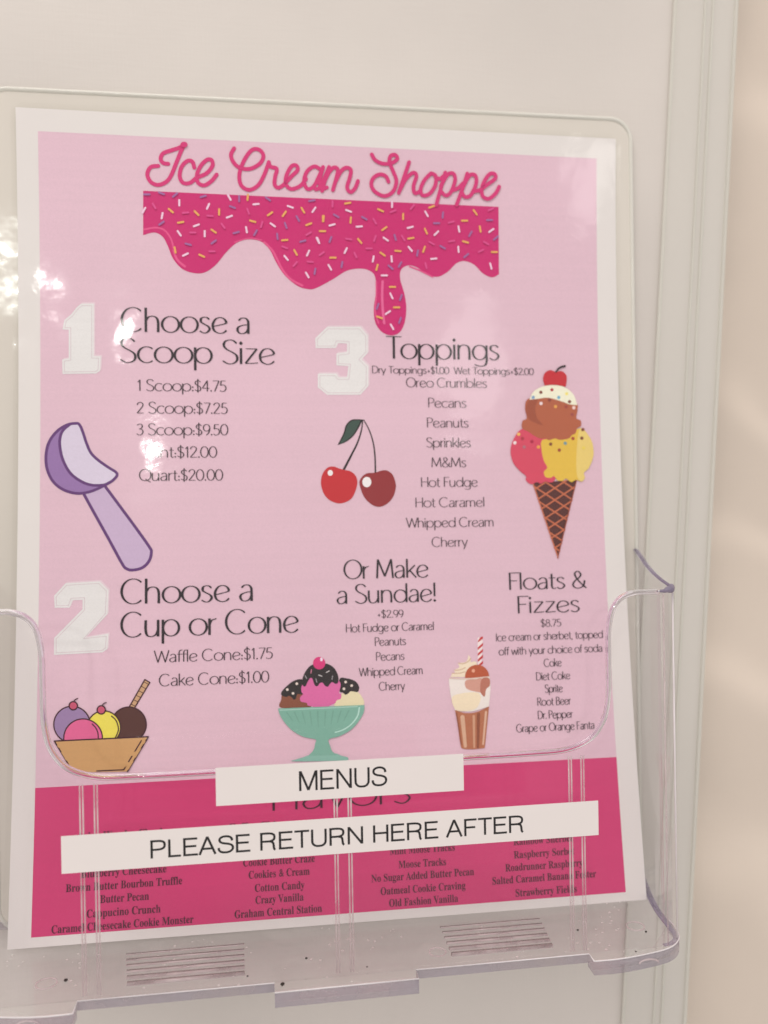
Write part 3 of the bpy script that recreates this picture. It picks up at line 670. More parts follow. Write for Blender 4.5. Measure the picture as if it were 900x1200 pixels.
CONE=[('f',(80, 36, 32),0,[181.25,149.80,198.27,150.72,189.87,121.77]),
('s',(186, 98, 66),0,[192.53,150.41,197.28,147.29],0.56,0.56),
('s',(186, 98, 66),0,[182.02,147.32,186.49,150.09],0.56,0.56),
('s',(186, 98, 66),0,[186.14,150.07,196.18,143.44],0.56,0.56),
('s',(186, 98, 66),0,[183.15,143.67,194.22,150.51],0.56,0.56),
('s',(186, 98, 66),0,[181.66,148.48,195.07,139.61],0.56,0.56),
('s',(186, 98, 66),0,[184.28,140.04,197.54,148.18],0.56,0.56),
('s',(186, 98, 66),0,[183.43,142.77,193.96,135.78],0.56,0.56),
('s',(186, 98, 66),0,[185.40,136.40,196.02,142.89],0.56,0.56),
('s',(186, 98, 66),0,[185.19,137.07,192.85,131.97],0.56,0.56),
('s',(186, 98, 66),0,[186.52,132.76,194.49,137.62],0.56,0.56),
('s',(186, 98, 66),0,[186.94,131.37,191.75,128.17],0.56,0.56),
('s',(186, 98, 66),0,[187.63,129.13,192.97,132.36],0.56,0.56),
('s',(186, 98, 66),0,[188.68,125.68,190.64,124.38],0.56,0.56),
('s',(186, 98, 66),0,[188.74,125.50,191.44,127.13],0.56,0.56),
('s',(186, 98, 66),0,[189.84,121.87,189.91,121.91],0.56,0.56),
('s',(186, 98, 66),0,[181.37,149.55,189.89,122.09],0.45,0.45),
('s',(150, 70, 50),0,[198.13,150.47,189.89,122.09],0.34,0.34),
('f',(202, 64, 86),1,[177.60,169.70,174.57,166.20,173.14,161.75,173.99,157.32,176.50,154.14,178.72,152.23,178.67,150.64,180.58,149.17,182.89,149.98,184.18,149.34,186.17,150.16,187.80,149.76,189.81,150.90,192.03,157.91,190.35,167.50,183.86,170.68]),
('f',(214, 172, 62),1,[185.35,165.57,185.04,161.75,185.77,157.92,187.00,155.37,185.64,153.78,186.23,151.87,188.19,151.54,189.53,152.17,190.79,150.57,192.76,150.37,194.11,151.19,196.05,149.91,198.07,150.73,200.04,150.08,201.42,151.48,201.16,153.40,203.23,155.31,205.06,159.80,204.88,164.31,203.31,167.52,200.72,170.09,197.02,168.79,190.31,166.22]),
('f',(218, 186, 104),1,[199.69,169.12,200.72,170.09,203.31,167.52,204.88,164.31,205.06,159.80,203.23,155.31,201.16,153.40,201.42,151.48,200.04,150.08,198.45,152.13,198.32,157.89,198.87,164.30]),
('f',(168, 86, 56),1,[180.85,181.20,179.12,177.68,179.68,173.85,178.01,172.70,177.81,170.02,180.19,168.75,182.44,167.17,184.71,166.21,186.69,166.21,187.99,165.58,190.31,166.22,192.28,165.71,195.61,166.23,196.98,167.51,198.33,168.15,199.06,170.08,200.55,171.05,200.48,172.98,198.84,173.94,199.40,177.16,198.68,179.73,190.76,181.92]),
('f',(150, 72, 48),1,[181.17,180.88,179.45,177.68,180.01,174.17,181.94,172.46,185.84,171.20,183.62,173.87,183.06,177.70,184.14,181.03]),
('f',(230, 222, 190),1,[180.84,180.69,180.84,180.69,182.56,183.77,186.23,185.72,190.87,186.22,194.83,185.36,198.09,182.62,199.32,178.77,199.32,178.77,196.33,179.07,192.71,180.33,188.10,181.45,184.14,181.03]),
('f',(186, 32, 42),1,[186.90,186.05,186.30,188.61,187.21,190.86,189.15,191.84,191.33,191.23,193.66,191.52,195.35,189.99,195.43,187.74,194.97,185.62,194.97,185.62,190.88,186.35,186.90,186.05]),
('s',(30, 14, 18),1,[191.32,191.10,192.69,192.72,194.90,193.46],0.56,0.79),
('f',(120, 150, 175),0,[182.96,181.53,182.87,181.21,182.62,180.98,182.29,180.89,181.96,180.97,181.73,181.21,181.65,181.52,181.74,181.84,181.99,182.08,182.32,182.17,182.65,182.09,182.88,181.85]),
('f',(120, 62, 50),0,[185.98,183.48,185.88,183.16,185.63,182.92,185.30,182.83,184.97,182.92,184.74,183.15,184.66,183.47,184.75,183.79,185.00,184.03,185.33,184.11,185.66,184.03,185.90,183.80]),
('f',(170, 50, 60),0,[190.30,184.48,190.20,184.16,189.95,183.92,189.62,183.83,189.29,183.92,189.05,184.15,188.97,184.47,189.07,184.79,189.32,185.03,189.65,185.12,189.98,185.03,190.22,184.80]),
('f',(110, 160, 180),0,[192.87,181.61,192.78,181.29,192.53,181.06,192.19,180.97,191.87,181.05,191.63,181.28,191.55,181.60,191.65,181.93,191.89,182.16,192.23,182.25,192.56,182.17,192.79,181.93]),
('f',(228, 205, 110),0,[195.97,183.05,195.87,182.73,195.62,182.49,195.29,182.40,194.96,182.49,194.72,182.72,194.64,183.04,194.74,183.36,194.99,183.60,195.32,183.69,195.65,183.61,195.89,183.37]),
('f',(120, 62, 50),0,[197.02,180.04,196.92,179.72,196.67,179.48,196.34,179.39,196.01,179.48,195.77,179.71,195.69,180.03,195.79,180.35,196.04,180.59,196.37,180.68,196.70,180.59,196.94,180.36]),
('f',(230, 200, 195),0,[185.94,179.32,185.84,179.00,185.59,178.76,185.26,178.67,184.93,178.76,184.70,178.99,184.62,179.31,184.71,179.63,184.96,179.87,185.29,179.95,185.62,179.87,185.86,179.64]),
('f',(130, 55, 45),0,[189.27,180.62,189.17,180.30,188.93,180.07,188.59,179.98,188.27,180.06,188.03,180.29,187.95,180.61,188.05,180.93,188.29,181.17,188.63,181.26,188.96,181.18,189.19,180.94]),
('f',(215, 150, 70),0,[191.52,178.20,191.43,177.88,191.18,177.65,190.84,177.56,190.51,177.64,190.28,177.87,190.20,178.19,190.30,178.52,190.54,178.75,190.88,178.84,191.21,178.76,191.44,178.52]),
('f',(150, 60, 50),0,[195.63,178.10,195.54,177.78,195.29,177.54,194.95,177.45,194.62,177.54,194.39,177.77,194.31,178.09,194.40,178.41,194.65,178.65,194.99,178.74,195.32,178.66,195.55,178.42]),
('f',(225, 190, 180),0,[198.62,177.80,198.52,177.48,198.27,177.24,197.94,177.15,197.61,177.24,197.37,177.47,197.29,177.79,197.39,178.11,197.64,178.35,197.97,178.44,198.30,178.35,198.54,178.12]),
('f',(150, 65, 60),0,[197.88,175.22,197.78,174.90,197.53,174.66,197.20,174.58,196.87,174.66,196.63,174.89,196.55,175.22,196.65,175.54,196.90,175.77,197.23,175.86,197.56,175.78,197.80,175.54]),
('f',(232, 170, 90),0,[177.03,167.79,176.93,167.47,176.69,167.24,176.36,167.15,176.03,167.24,175.80,167.47,175.72,167.79,175.82,168.11,176.06,168.34,176.39,168.43,176.72,168.34,176.95,168.11]),
('f',(235, 205, 200),0,[175.50,164.61,175.41,164.29,175.16,164.06,174.83,163.98,174.51,164.06,174.28,164.29,174.20,164.61,174.30,164.93,174.54,165.16,174.87,165.25,175.19,165.16,175.42,164.93]),
('f',(165, 45, 60),0,[178.49,166.20,178.39,165.89,178.14,165.65,177.81,165.57,177.49,165.65,177.26,165.88,177.18,166.20,177.27,166.52,177.52,166.75,177.85,166.84,178.17,166.75,178.41,166.52]),
('f',(165, 30, 60),0,[182.05,165.06,181.96,164.74,181.71,164.51,181.38,164.42,181.05,164.51,180.82,164.74,180.74,165.06,180.84,165.38,181.09,165.61,181.42,165.70,181.74,165.61,181.97,165.38]),
('f',(170, 100, 110),0,[179.05,163.02,178.95,162.70,178.70,162.47,178.38,162.39,178.05,162.47,177.82,162.70,177.74,163.02,177.84,163.34,178.08,163.57,178.41,163.66,178.74,163.57,178.97,163.34]),
('f',(232, 150, 70),0,[184.49,163.02,184.39,162.70,184.14,162.47,183.81,162.38,183.48,162.47,183.25,162.70,183.17,163.02,183.27,163.34,183.52,163.57,183.85,163.66,184.17,163.57,184.41,163.34]),
('f',(120, 62, 40),0,[189.26,164.11,189.16,163.79,188.91,163.55,188.58,163.47,188.25,163.55,188.02,163.79,187.94,164.11,188.04,164.43,188.29,164.66,188.62,164.75,188.95,164.66,189.18,164.43]),
('f',(150, 60, 40),0,[192.49,161.87,192.39,161.55,192.14,161.32,191.81,161.23,191.48,161.32,191.25,161.55,191.17,161.87,191.27,162.19,191.52,162.42,191.85,162.51,192.18,162.42,192.41,162.19]),
('f',(110, 140, 140),0,[194.89,164.43,194.79,164.11,194.54,163.87,194.21,163.79,193.88,163.87,193.64,164.11,193.57,164.43,193.67,164.75,193.92,164.98,194.25,165.07,194.58,164.98,194.81,164.75]),
('f',(160, 60, 40),0,[197.94,166.23,197.84,165.91,197.59,165.67,197.25,165.59,196.92,165.67,196.69,165.91,196.61,166.23,196.71,166.55,196.96,166.78,197.29,166.87,197.62,166.78,197.86,166.55]),
('f',(120, 62, 40),0,[201.91,169.58,201.81,169.26,201.56,169.02,201.22,168.93,200.89,169.02,200.65,169.25,200.57,169.57,200.67,169.90,200.93,170.13,201.26,170.22,201.59,170.13,201.83,169.90]),
('f',(120, 62, 40),0,[201.40,166.36,201.31,166.04,201.05,165.80,200.72,165.72,200.39,165.80,200.15,166.04,200.07,166.36,200.17,166.68,200.42,166.92,200.76,167.00,201.09,166.92,201.33,166.68]),
('f',(220, 190, 80),0,[202.02,162.70,201.92,162.38,201.66,162.14,201.33,162.06,201.00,162.14,200.76,162.38,200.68,162.70,200.78,163.02,201.04,163.25,201.37,163.34,201.70,163.25,201.94,163.02])]
SUNDAE=[('f',(126, 70, 48),1,[88.00,71.89,87.96,74.59,88.77,77.27,91.94,79.09,95.11,80.13,98.21,76.12,98.13,71.66]),
('f',(36, 28, 28),1,[88.17,76.13,88.23,77.37,90.38,79.53,92.76,81.00,95.33,81.22,96.08,78.93,95.52,76.23,93.67,76.30,93.06,74.77,92.27,74.49,91.69,75.21,90.72,75.83,89.73,75.49]),
('f',(216, 200, 160),1,[106.65,71.50,108.93,75.69,112.95,76.51,115.53,75.43,116.36,71.48]),
('f',(36, 28, 28),1,[108.44,81.00,111.04,81.02,113.83,80.01,115.19,78.19,115.04,76.63,114.34,76.18,113.34,76.38,112.15,76.54,111.33,75.79,110.32,75.44,109.34,76.26,108.35,76.69]),
('f',(206, 96, 146),1,[95.30,79.35,95.06,77.02,95.52,76.23,94.56,75.10,94.81,73.73,96.77,73.15,97.15,72.28,98.73,71.91,99.70,71.21,100.89,71.35,102.47,70.90,103.86,71.42,105.27,72.14,106.67,72.66,107.29,73.61,108.69,74.14,108.85,75.70,108.14,76.31,108.61,79.62,105.08,82.89,98.31,82.35]),
('f',(34, 26, 28),1,[95.32,80.90,96.35,83.60,98.37,85.88,101.17,86.56,104.35,86.25,106.71,84.60,107.94,82.00,107.90,79.84,107.01,79.29,105.82,79.92,105.01,79.36,104.20,78.42,103.21,78.85,102.44,79.85,101.44,79.70,100.63,78.75,99.65,79.18,98.89,81.36,98.10,81.58,97.29,80.44,96.47,78.91,95.57,79.14]),
('f',(204, 46, 108),0,[103.52,86.56,103.45,86.08,103.29,85.63,103.02,85.23,102.68,84.90,102.26,84.66,101.81,84.51,101.33,84.48,100.85,84.55,100.40,84.72,100.00,84.99,99.66,85.35,99.42,85.77,99.27,86.23,99.22,86.71,99.28,87.19,99.45,87.64,99.71,88.04,100.06,88.37,100.47,88.61,100.93,88.76,101.41,88.80,101.88,88.73,102.33,88.55,102.74,88.28,103.07,87.92,103.32,87.50,103.47,87.04]),
('f',(240, 200, 215),0,[102.66,87.89,102.61,87.60,102.47,87.37,102.28,87.25,102.07,87.26,101.88,87.39,101.75,87.63,101.71,87.92,101.76,88.21,101.90,88.44,102.09,88.56,102.30,88.55,102.49,88.42,102.62,88.18]),
('s',(205, 120, 140),0,[98.42,83.34,98.65,84.49],0.30,0.30),
('s',(200, 190, 185),0,[103.78,83.31,104.82,83.86],0.30,0.30),
('s',(200, 190, 185),0,[101.13,82.57,102.24,82.13],0.30,0.30),
('s',(150, 140, 140),0,[100.12,81.29,100.41,80.15],0.30,0.30),
('s',(150, 140, 140),0,[105.74,80.91,105.97,82.06],0.30,0.30),
('s',(150, 140, 140),0,[96.36,82.54,96.93,81.51],0.30,0.30),
('f',(215, 195, 180),0,[93.92,79.87,93.86,79.63,93.68,79.47,93.44,79.42,93.21,79.49,93.04,79.67,92.98,79.90,93.04,80.13,93.22,80.30,93.46,80.35,93.69,80.28,93.86,80.10]),
('f',(215, 195, 180),0,[90.63,77.97,90.56,77.74,90.39,77.58,90.15,77.52,89.92,77.60,89.75,77.77,89.69,78.01,89.75,78.24,89.93,78.40,90.16,78.45,90.40,78.38,90.57,78.21]),
('f',(215, 195, 180),0,[92.57,76.61,92.51,76.38,92.33,76.22,92.10,76.17,91.86,76.24,91.69,76.42,91.63,76.65,91.70,76.88,91.87,77.04,92.11,77.10,92.34,77.03,92.52,76.85]),
('f',(215, 195, 180),0,[113.07,78.47,113.00,78.24,112.82,78.07,112.58,78.02,112.34,78.09,112.17,78.27,112.11,78.51,112.18,78.74,112.36,78.90,112.60,78.96,112.84,78.89,113.01,78.71]),
('f',(215, 195, 180),0,[110.98,79.80,110.91,79.57,110.73,79.41,110.49,79.35,110.25,79.42,110.07,79.60,110.02,79.84,110.09,80.07,110.26,80.24,110.51,80.29,110.74,80.22,110.92,80.04]),
('f',(215, 195, 180),0,[110.32,77.48,110.25,77.24,110.08,77.08,109.83,77.03,109.60,77.10,109.42,77.28,109.37,77.51,109.43,77.75,109.61,77.91,109.85,77.97,110.09,77.89,110.27,77.71]),
('f',(128, 170, 152),1,[92.54,53.70,92.55,54.27,95.10,54.90,97.46,55.55,101.38,55.74,106.31,55.69,108.47,54.82,110.63,54.14,110.80,52.98,110.80,52.98]),
('f',(118, 162, 142),1,[86.94,71.74,86.94,71.74,101.69,71.70,116.96,71.66,116.96,71.66,116.58,69.13,114.70,66.10,111.84,63.32,107.82,61.38,104.24,60.51,104.59,58.45,105.42,56.31,107.28,55.07,107.28,55.07,97.06,55.38,97.06,55.38,98.86,57.20,99.49,59.46,99.59,60.72,95.60,61.75,91.72,64.04,88.84,67.24,87.31,69.99]),
('s',(108, 150, 130),1,[89.85,70.27,91.93,67.33],0.45,0.23),
('s',(108, 150, 130),1,[92.52,70.23,94.10,66.70],0.45,0.23),
('s',(108, 150, 130),1,[95.19,70.20,96.28,66.06],0.45,0.23),
('s',(108, 150, 130),1,[97.87,70.16,98.47,65.43],0.45,0.23),
('s',(108, 150, 130),1,[100.55,70.12,100.65,64.79],0.45,0.23),
('s',(108, 150, 130),1,[103.24,70.09,102.86,65.23],0.45,0.23),
('s',(108, 150, 130),1,[105.94,70.05,105.08,65.67],0.45,0.23),
('s',(108, 150, 130),1,[108.64,70.01,107.30,66.12],0.45,0.23),
('s',(108, 150, 130),1,[111.36,69.98,109.53,66.56],0.45,0.23),
('s',(152, 186, 168),1,[87.52,71.14,101.68,71.16,114.43,71.25],0.38,0.38),
('s',(172, 202, 186),1,[115.10,70.83,114.43,68.06,112.29,65.43,109.46,63.62,106.46,62.79],0.53,0.38)]
FLOAT=[('f',(226, 204, 176),1,[148.16,80.09,148.16,80.09,148.77,81.41,149.91,81.62,149.45,82.47,151.37,83.39,151.16,84.85,154.01,85.33,154.94,87.75,154.94,87.75,155.76,86.37,155.71,85.17,157.79,84.91,158.34,79.71,158.34,79.71]),
('s',(196, 160, 130),1,[148.77,81.41,151.22,81.32,153.50,81.78],0.31,0.31),
('s',(196, 160, 130),1,[149.56,82.47,151.64,82.51,153.56,83.24],0.31,0.31),
('s',(196, 160, 130),1,[151.16,84.92,152.85,84.65,154.77,85.38,155.65,86.37],0.31,0.31),
('f',(228, 206, 200),0,[158.51,93.61,160.51,94.07,159.57,83.75,158.20,83.80]),
('f',(184, 38, 44),0,[158.62,92.51,159.51,93.84,160.51,94.07,160.40,93.19,158.52,91.99]),
('f',(184, 38, 44),0,[158.45,90.16,160.42,91.86,160.35,90.83,158.38,89.28]),
('f',(184, 38, 44),0,[158.37,88.04,160.34,89.73,160.26,88.71,158.30,87.16]),
('f',(184, 38, 44),0,[158.29,85.92,160.26,87.61,160.18,86.58,158.21,85.04]),
('f',(184, 38, 44),0,[158.20,83.80,160.17,85.49,160.09,84.47,158.13,82.93]),
('f',(172, 78, 46),0,[162.21,79.64,162.11,78.90,161.88,78.19,161.53,77.52,161.06,76.93,160.49,76.42,159.84,76.02,159.12,75.73,158.37,75.57,157.60,75.53,156.84,75.63,156.10,75.85,155.42,76.19,154.80,76.64,154.28,77.19,153.86,77.81,153.56,78.50,153.39,79.23,153.35,79.97,153.45,80.71,153.68,81.43,154.03,82.09,154.49,82.69,155.06,83.20,155.71,83.60,156.42,83.90,157.17,84.06,157.95,84.10,158.72,84.01,159.46,83.79,160.14,83.45,160.76,82.99,161.29,82.44,161.71,81.81,162.01,81.12,162.18,80.39]),
('f',(216, 150, 120),0,[157.07,82.02,157.00,81.74,156.82,81.51,156.57,81.40,156.30,81.41,156.06,81.54,155.91,81.78,155.86,82.06,155.93,82.34,156.10,82.57,156.35,82.68,156.62,82.67,156.86,82.54,157.02,82.30]),
('f',(222, 207, 196),1,[147.40,79.83,147.40,79.83,154.92,79.48,162.34,79.93,162.34,79.93,162.58,76.72,162.24,73.10,161.69,69.32,161.69,69.32,155.20,67.79,149.22,68.51,149.22,68.51,148.07,72.59,147.49,77.30]),
('f',(196, 140, 122),1,[153.57,78.69,157.55,79.02,159.45,79.09,160.06,75.36,159.43,73.94,158.50,74.34,156.62,74.77,153.65,75.97]),
('f',(172, 104, 84),1,[159.45,79.02,162.12,79.21,162.32,76.73,160.89,75.33,160.34,73.00,159.58,73.13,158.72,75.05]),
('f',(226, 204, 172),1,[148.27,72.94,151.70,74.24,157.36,74.38,158.80,72.51,157.14,68.97,153.33,68.05,149.42,68.76]),
('f',(168, 100, 68),1,[149.23,68.59,149.23,68.59,152.93,67.35,157.08,67.54,161.69,69.32,161.69,69.32,160.63,62.35,159.57,55.61,158.86,54.93,155.02,54.76,151.67,55.10,150.79,56.38,149.96,63.54]),
('s',(200, 156, 126),0,[151.82,65.96,152.46,55.95],1.57,1.17),
('s',(192, 142, 112),0,[155.96,66.14,155.65,55.44],0.89,0.66),
('s',(132, 70, 46),0,[157.73,66.79,157.00,55.37],1.16,0.87),
('s',(204, 160, 132),0,[160.47,67.39,158.92,56.35],0.82,0.61),
('s',(140, 78, 52),0,[149.75,67.49,151.07,56.72],0.54,0.41),
('s',(210, 180, 160),1,[147.58,79.75,154.91,79.19,162.33,79.79],0.24,0.24)]
BASKET=[('f',(190, 146, 108),0,[42.08,83.22,43.75,82.18,38.64,73.73,37.11,74.45]),
('s',(58, 18, 30),0,[41.68,82.52,43.34,81.50],0.22,0.22),
('s',(58, 18, 30),0,[40.85,81.05,42.49,80.09],0.22,0.22),
('s',(58, 18, 30),0,[40.02,79.58,41.63,78.67],0.22,0.22),
('s',(58, 18, 30),0,[39.19,78.12,40.78,77.27],0.22,0.22),
('s',(58, 18, 30),0,[38.37,76.66,39.93,75.86],0.22,0.22),
('s',(58, 18, 30),0,[37.54,75.21,39.08,74.46],0.22,0.22),
('s',(58, 18, 30),0,[37.11,74.45,42.08,83.22,43.75,82.18,38.64,73.73],0.39,0.39),
('f',(58, 18, 30),0,[42.86,68.28,42.78,67.25,42.52,66.26,42.08,65.34,41.50,64.52,40.77,63.82,39.94,63.27,39.01,62.87,38.02,62.65,36.99,62.61,35.97,62.75,34.98,63.06,34.05,63.54,33.20,64.17,32.47,64.93,31.88,65.80,31.44,66.76,31.16,67.77,31.06,68.80,31.14,69.83,31.39,70.82,31.82,71.74,32.40,72.56,33.11,73.26,33.95,73.83,34.88,74.23,35.87,74.45,36.90,74.50,37.92,74.37,38.92,74.06,39.86,73.58,40.71,72.94,41.45,72.18,42.05,71.30,42.49,70.33,42.76,69.32]),
('f',(78, 42, 36),0,[42.42,68.30,42.35,67.34,42.10,66.43,41.71,65.57,41.16,64.81,40.49,64.17,39.72,63.65,38.86,63.29,37.94,63.08,36.99,63.05,36.04,63.17,35.12,63.46,34.26,63.91,33.48,64.49,32.80,65.20,32.25,66.00,31.84,66.89,31.58,67.82,31.49,68.78,31.56,69.73,31.80,70.65,32.19,71.50,32.73,72.27,33.40,72.92,34.17,73.44,35.03,73.81,35.95,74.02,36.90,74.06,37.85,73.94,38.78,73.65,39.65,73.21,40.44,72.62,41.12,71.91,41.67,71.09,42.08,70.20,42.34,69.26]),
('f',(58, 18, 30),0,[24.61,69.09,24.53,68.02,24.27,66.99,23.83,66.04,23.24,65.19,22.50,64.47,21.65,63.89,20.70,63.49,19.68,63.26,18.63,63.22,17.58,63.36,16.56,63.68,15.60,64.18,14.73,64.83,13.98,65.62,13.36,66.52,12.90,67.51,12.61,68.55,12.49,69.62,12.57,70.69,12.82,71.71,13.25,72.66,13.84,73.52,14.57,74.25,15.42,74.83,16.37,75.24,17.39,75.48,18.44,75.53,19.49,75.39,20.52,75.07,21.49,74.57,22.37,73.92,23.13,73.12,23.75,72.21,24.21,71.22,24.50,70.16]),
('f',(146, 116, 150),0,[24.18,69.11,24.11,68.11,23.86,67.16,23.46,66.27,22.91,65.48,22.22,64.81,21.43,64.28,20.54,63.90,19.60,63.69,18.63,63.65,17.65,63.78,16.70,64.08,15.81,64.54,15.00,65.15,14.30,65.88,13.72,66.72,13.29,67.64,13.02,68.61,12.92,69.60,12.99,70.59,13.22,71.54,13.62,72.43,14.17,73.23,14.85,73.90,15.64,74.44,16.52,74.83,17.47,75.05,18.44,75.10,19.43,74.97,20.38,74.67,21.28,74.21,22.10,73.60,22.80,72.86,23.38,72.01,23.81,71.09,24.08,70.11]),
('f',(58, 18, 30),0,[34.48,67.60,34.41,66.61,34.16,65.66,33.75,64.78,33.20,64.00,32.51,63.33,31.71,62.80,30.82,62.42,29.88,62.21,28.90,62.17,27.92,62.30,26.97,62.60,26.08,63.06,25.27,63.67,24.57,64.40,24.00,65.23,23.57,66.15,23.31,67.12,23.21,68.11,23.28,69.09,23.52,70.04,23.92,70.92,24.47,71.71,25.16,72.39,25.95,72.92,26.84,73.31,27.78,73.53,28.76,73.57,29.75,73.44,30.70,73.14,31.60,72.68,32.42,72.08,33.12,71.34,33.70,70.50,34.12,69.57,34.39,68.60]),
('f',(220, 200, 78),0,[34.05,67.62,33.98,66.71,33.75,65.83,33.38,65.02,32.86,64.29,32.23,63.67,31.49,63.18,30.67,62.83,29.80,62.64,28.89,62.60,27.99,62.72,27.11,63.00,26.29,63.43,25.54,63.98,24.89,64.66,24.37,65.43,23.97,66.28,23.73,67.17,23.64,68.09,23.70,69.00,23.92,69.87,24.29,70.69,24.80,71.42,25.44,72.04,26.17,72.54,26.99,72.89,27.86,73.09,28.77,73.13,29.68,73.02,30.56,72.74,31.39,72.31,32.14,71.75,32.79,71.07,33.32,70.29,33.72,69.44,33.96,68.54]),
('f',(58, 18, 30),0,[28.66,64.39,28.57,63.26,28.29,62.17,27.83,61.16,27.20,60.26,26.41,59.50,25.50,58.89,24.48,58.46,23.40,58.22,22.29,58.18,21.17,58.33,20.08,58.68,19.06,59.21,18.14,59.90,17.33,60.74,16.67,61.70,16.18,62.74,15.88,63.85,15.76,64.99,15.84,66.11,16.11,67.20,16.56,68.21,17.19,69.12,17.97,69.89,18.88,70.50,19.89,70.94,20.97,71.19,22.09,71.24,23.22,71.09,24.31,70.75,25.34,70.22,26.28,69.52,27.09,68.68,27.75,67.71,28.24,66.65,28.54,65.53]),
('f',(210, 92, 132),0,[28.23,64.41,28.15,63.35,27.89,62.34,27.46,61.40,26.86,60.55,26.13,59.84,25.28,59.27,24.33,58.87,23.32,58.65,22.28,58.61,21.24,58.75,20.22,59.08,19.27,59.57,18.40,60.22,17.65,61.00,17.04,61.89,16.58,62.87,16.29,63.91,16.18,64.97,16.26,66.02,16.51,67.03,16.93,67.98,17.52,68.82,18.25,69.54,19.10,70.12,20.04,70.53,21.05,70.76,22.10,70.81,23.15,70.67,24.17,70.34,25.13,69.85,26.00,69.20,26.76,68.41,27.38,67.51,27.84,66.52,28.12,65.48]),
('s',(58, 18, 30),1,[25.08,69.20,26.25,67.84,26.96,66.07,27.07,64.12],0.39,0.39),
('s',(58, 18, 30),1,[31.29,71.54,32.82,69.95,33.58,67.29,33.08,65.36,32.45,64.21],0.39,0.39),
('f',(58, 18, 30),0,[20.41,75.41,20.39,75.13,20.32,74.87,20.21,74.63,20.06,74.41,19.87,74.23,19.66,74.08,19.41,73.97,19.16,73.91,18.89,73.90,18.62,73.94,18.36,74.02,18.12,74.14,17.90,74.31,17.70,74.51,17.55,74.74,17.43,74.99,17.36,75.26,17.33,75.53,17.35,75.81,17.41,76.07,17.52,76.31,17.67,76.53,17.86,76.71,18.08,76.86,18.32,76.97,18.58,77.03,18.84,77.04,19.11,77.01,19.37,76.93,19.62,76.80,19.84,76.63,20.03,76.43,20.19,76.20,20.31,75.95,20.38,75.68]),
('f',(184, 74, 98),0,[19.98,75.42,19.96,75.23,19.92,75.04,19.84,74.86,19.73,74.71,19.59,74.57,19.44,74.46,19.26,74.39,19.08,74.35,18.88,74.34,18.69,74.36,18.50,74.42,18.33,74.51,18.16,74.63,18.03,74.78,17.91,74.94,17.83,75.13,17.77,75.32,17.75,75.52,17.77,75.71,17.82,75.90,17.89,76.08,18.00,76.23,18.14,76.37,18.30,76.48,18.47,76.55,18.66,76.60,18.85,76.60,19.04,76.58,19.23,76.52,19.41,76.43,19.57,76.31,19.71,76.16,19.82,76.00,19.91,75.81,19.96,75.62]),
('f',(58, 18, 30),0,[29.50,73.67,29.48,73.40,29.41,73.14,29.30,72.89,29.14,72.68,28.96,72.49,28.74,72.34,28.49,72.24,28.23,72.18,27.96,72.16,27.69,72.20,27.43,72.28,27.18,72.41,26.96,72.57,26.77,72.78,26.61,73.01,26.49,73.26,26.42,73.53,26.39,73.80,26.41,74.07,26.48,74.34,26.59,74.58,26.74,74.80,26.93,74.99,27.15,75.13,27.40,75.24,27.66,75.30,27.93,75.31,28.20,75.28,28.46,75.20,28.71,75.07,28.93,74.90,29.12,74.70,29.28,74.47,29.40,74.22,29.47,73.95]),
('f',(184, 74, 98),0,[29.07,73.69,29.05,73.49,29.00,73.30,28.92,73.13,28.81,72.97,28.67,72.84,28.52,72.73,28.34,72.65,28.15,72.61,27.96,72.60,27.76,72.63,27.57,72.69,27.40,72.78,27.23,72.90,27.09,73.04,26.98,73.21,26.90,73.39,26.84,73.59,26.82,73.78,26.84,73.98,26.89,74.17,26.97,74.35,27.08,74.50,27.21,74.64,27.37,74.75,27.55,74.82,27.74,74.87,27.93,74.88,28.13,74.85,28.32,74.79,28.49,74.70,28.65,74.58,28.79,74.43,28.91,74.27,28.99,74.08,29.05,73.89]),
('s',(58, 18, 30),1,[18.85,76.74,19.39,77.41,20.24,77.81],0.35,0.35),
('s',(58, 18, 30),1,[28.23,75.04,28.65,75.72,29.51,76.08],0.35,0.35),
('f',(190, 142, 92),0,[13.02,64.21,43.36,64.23,36.65,53.20,19.22,53.84]),
('s',(58, 18, 30),0,[19.22,53.84,13.02,64.21,43.36,64.23,36.65,53.20],0.44,0.44),
('s',(58, 18, 30),0,[41.11,63.03,35.44,53.86,26.78,53.88],0.44,0.44)]
NUM_ONE=[('f',(214, 188, 190),0,[19.74,212.04,21.31,213.44,25.50,213.54,25.39,195.25,27.75,195.18,27.46,190.09,26.15,189.15,14.96,188.85,14.87,193.90,17.05,194.31,17.09,204.26,15.01,204.33,15.65,207.60,17.90,209.55]),
('f',(214, 205, 199),0,[19.28,211.56,20.85,212.95,25.04,213.05,24.93,194.77,27.29,194.70,27.01,189.61,25.69,188.67,14.51,188.37,14.42,193.42,16.59,193.83,16.63,203.78,14.56,203.85,15.20,207.12,17.44,209.07]),
('s',(200, 180, 180),0,[19.77,211.07,21.10,212.25,24.35,212.32,24.24,194.08,26.56,194.00,26.34,189.99,25.48,189.37,15.17,189.10,15.10,192.83,17.27,193.24,17.32,204.47,15.38,204.53,15.81,206.74,17.93,208.58,19.77,211.07],0.23,0.23)]
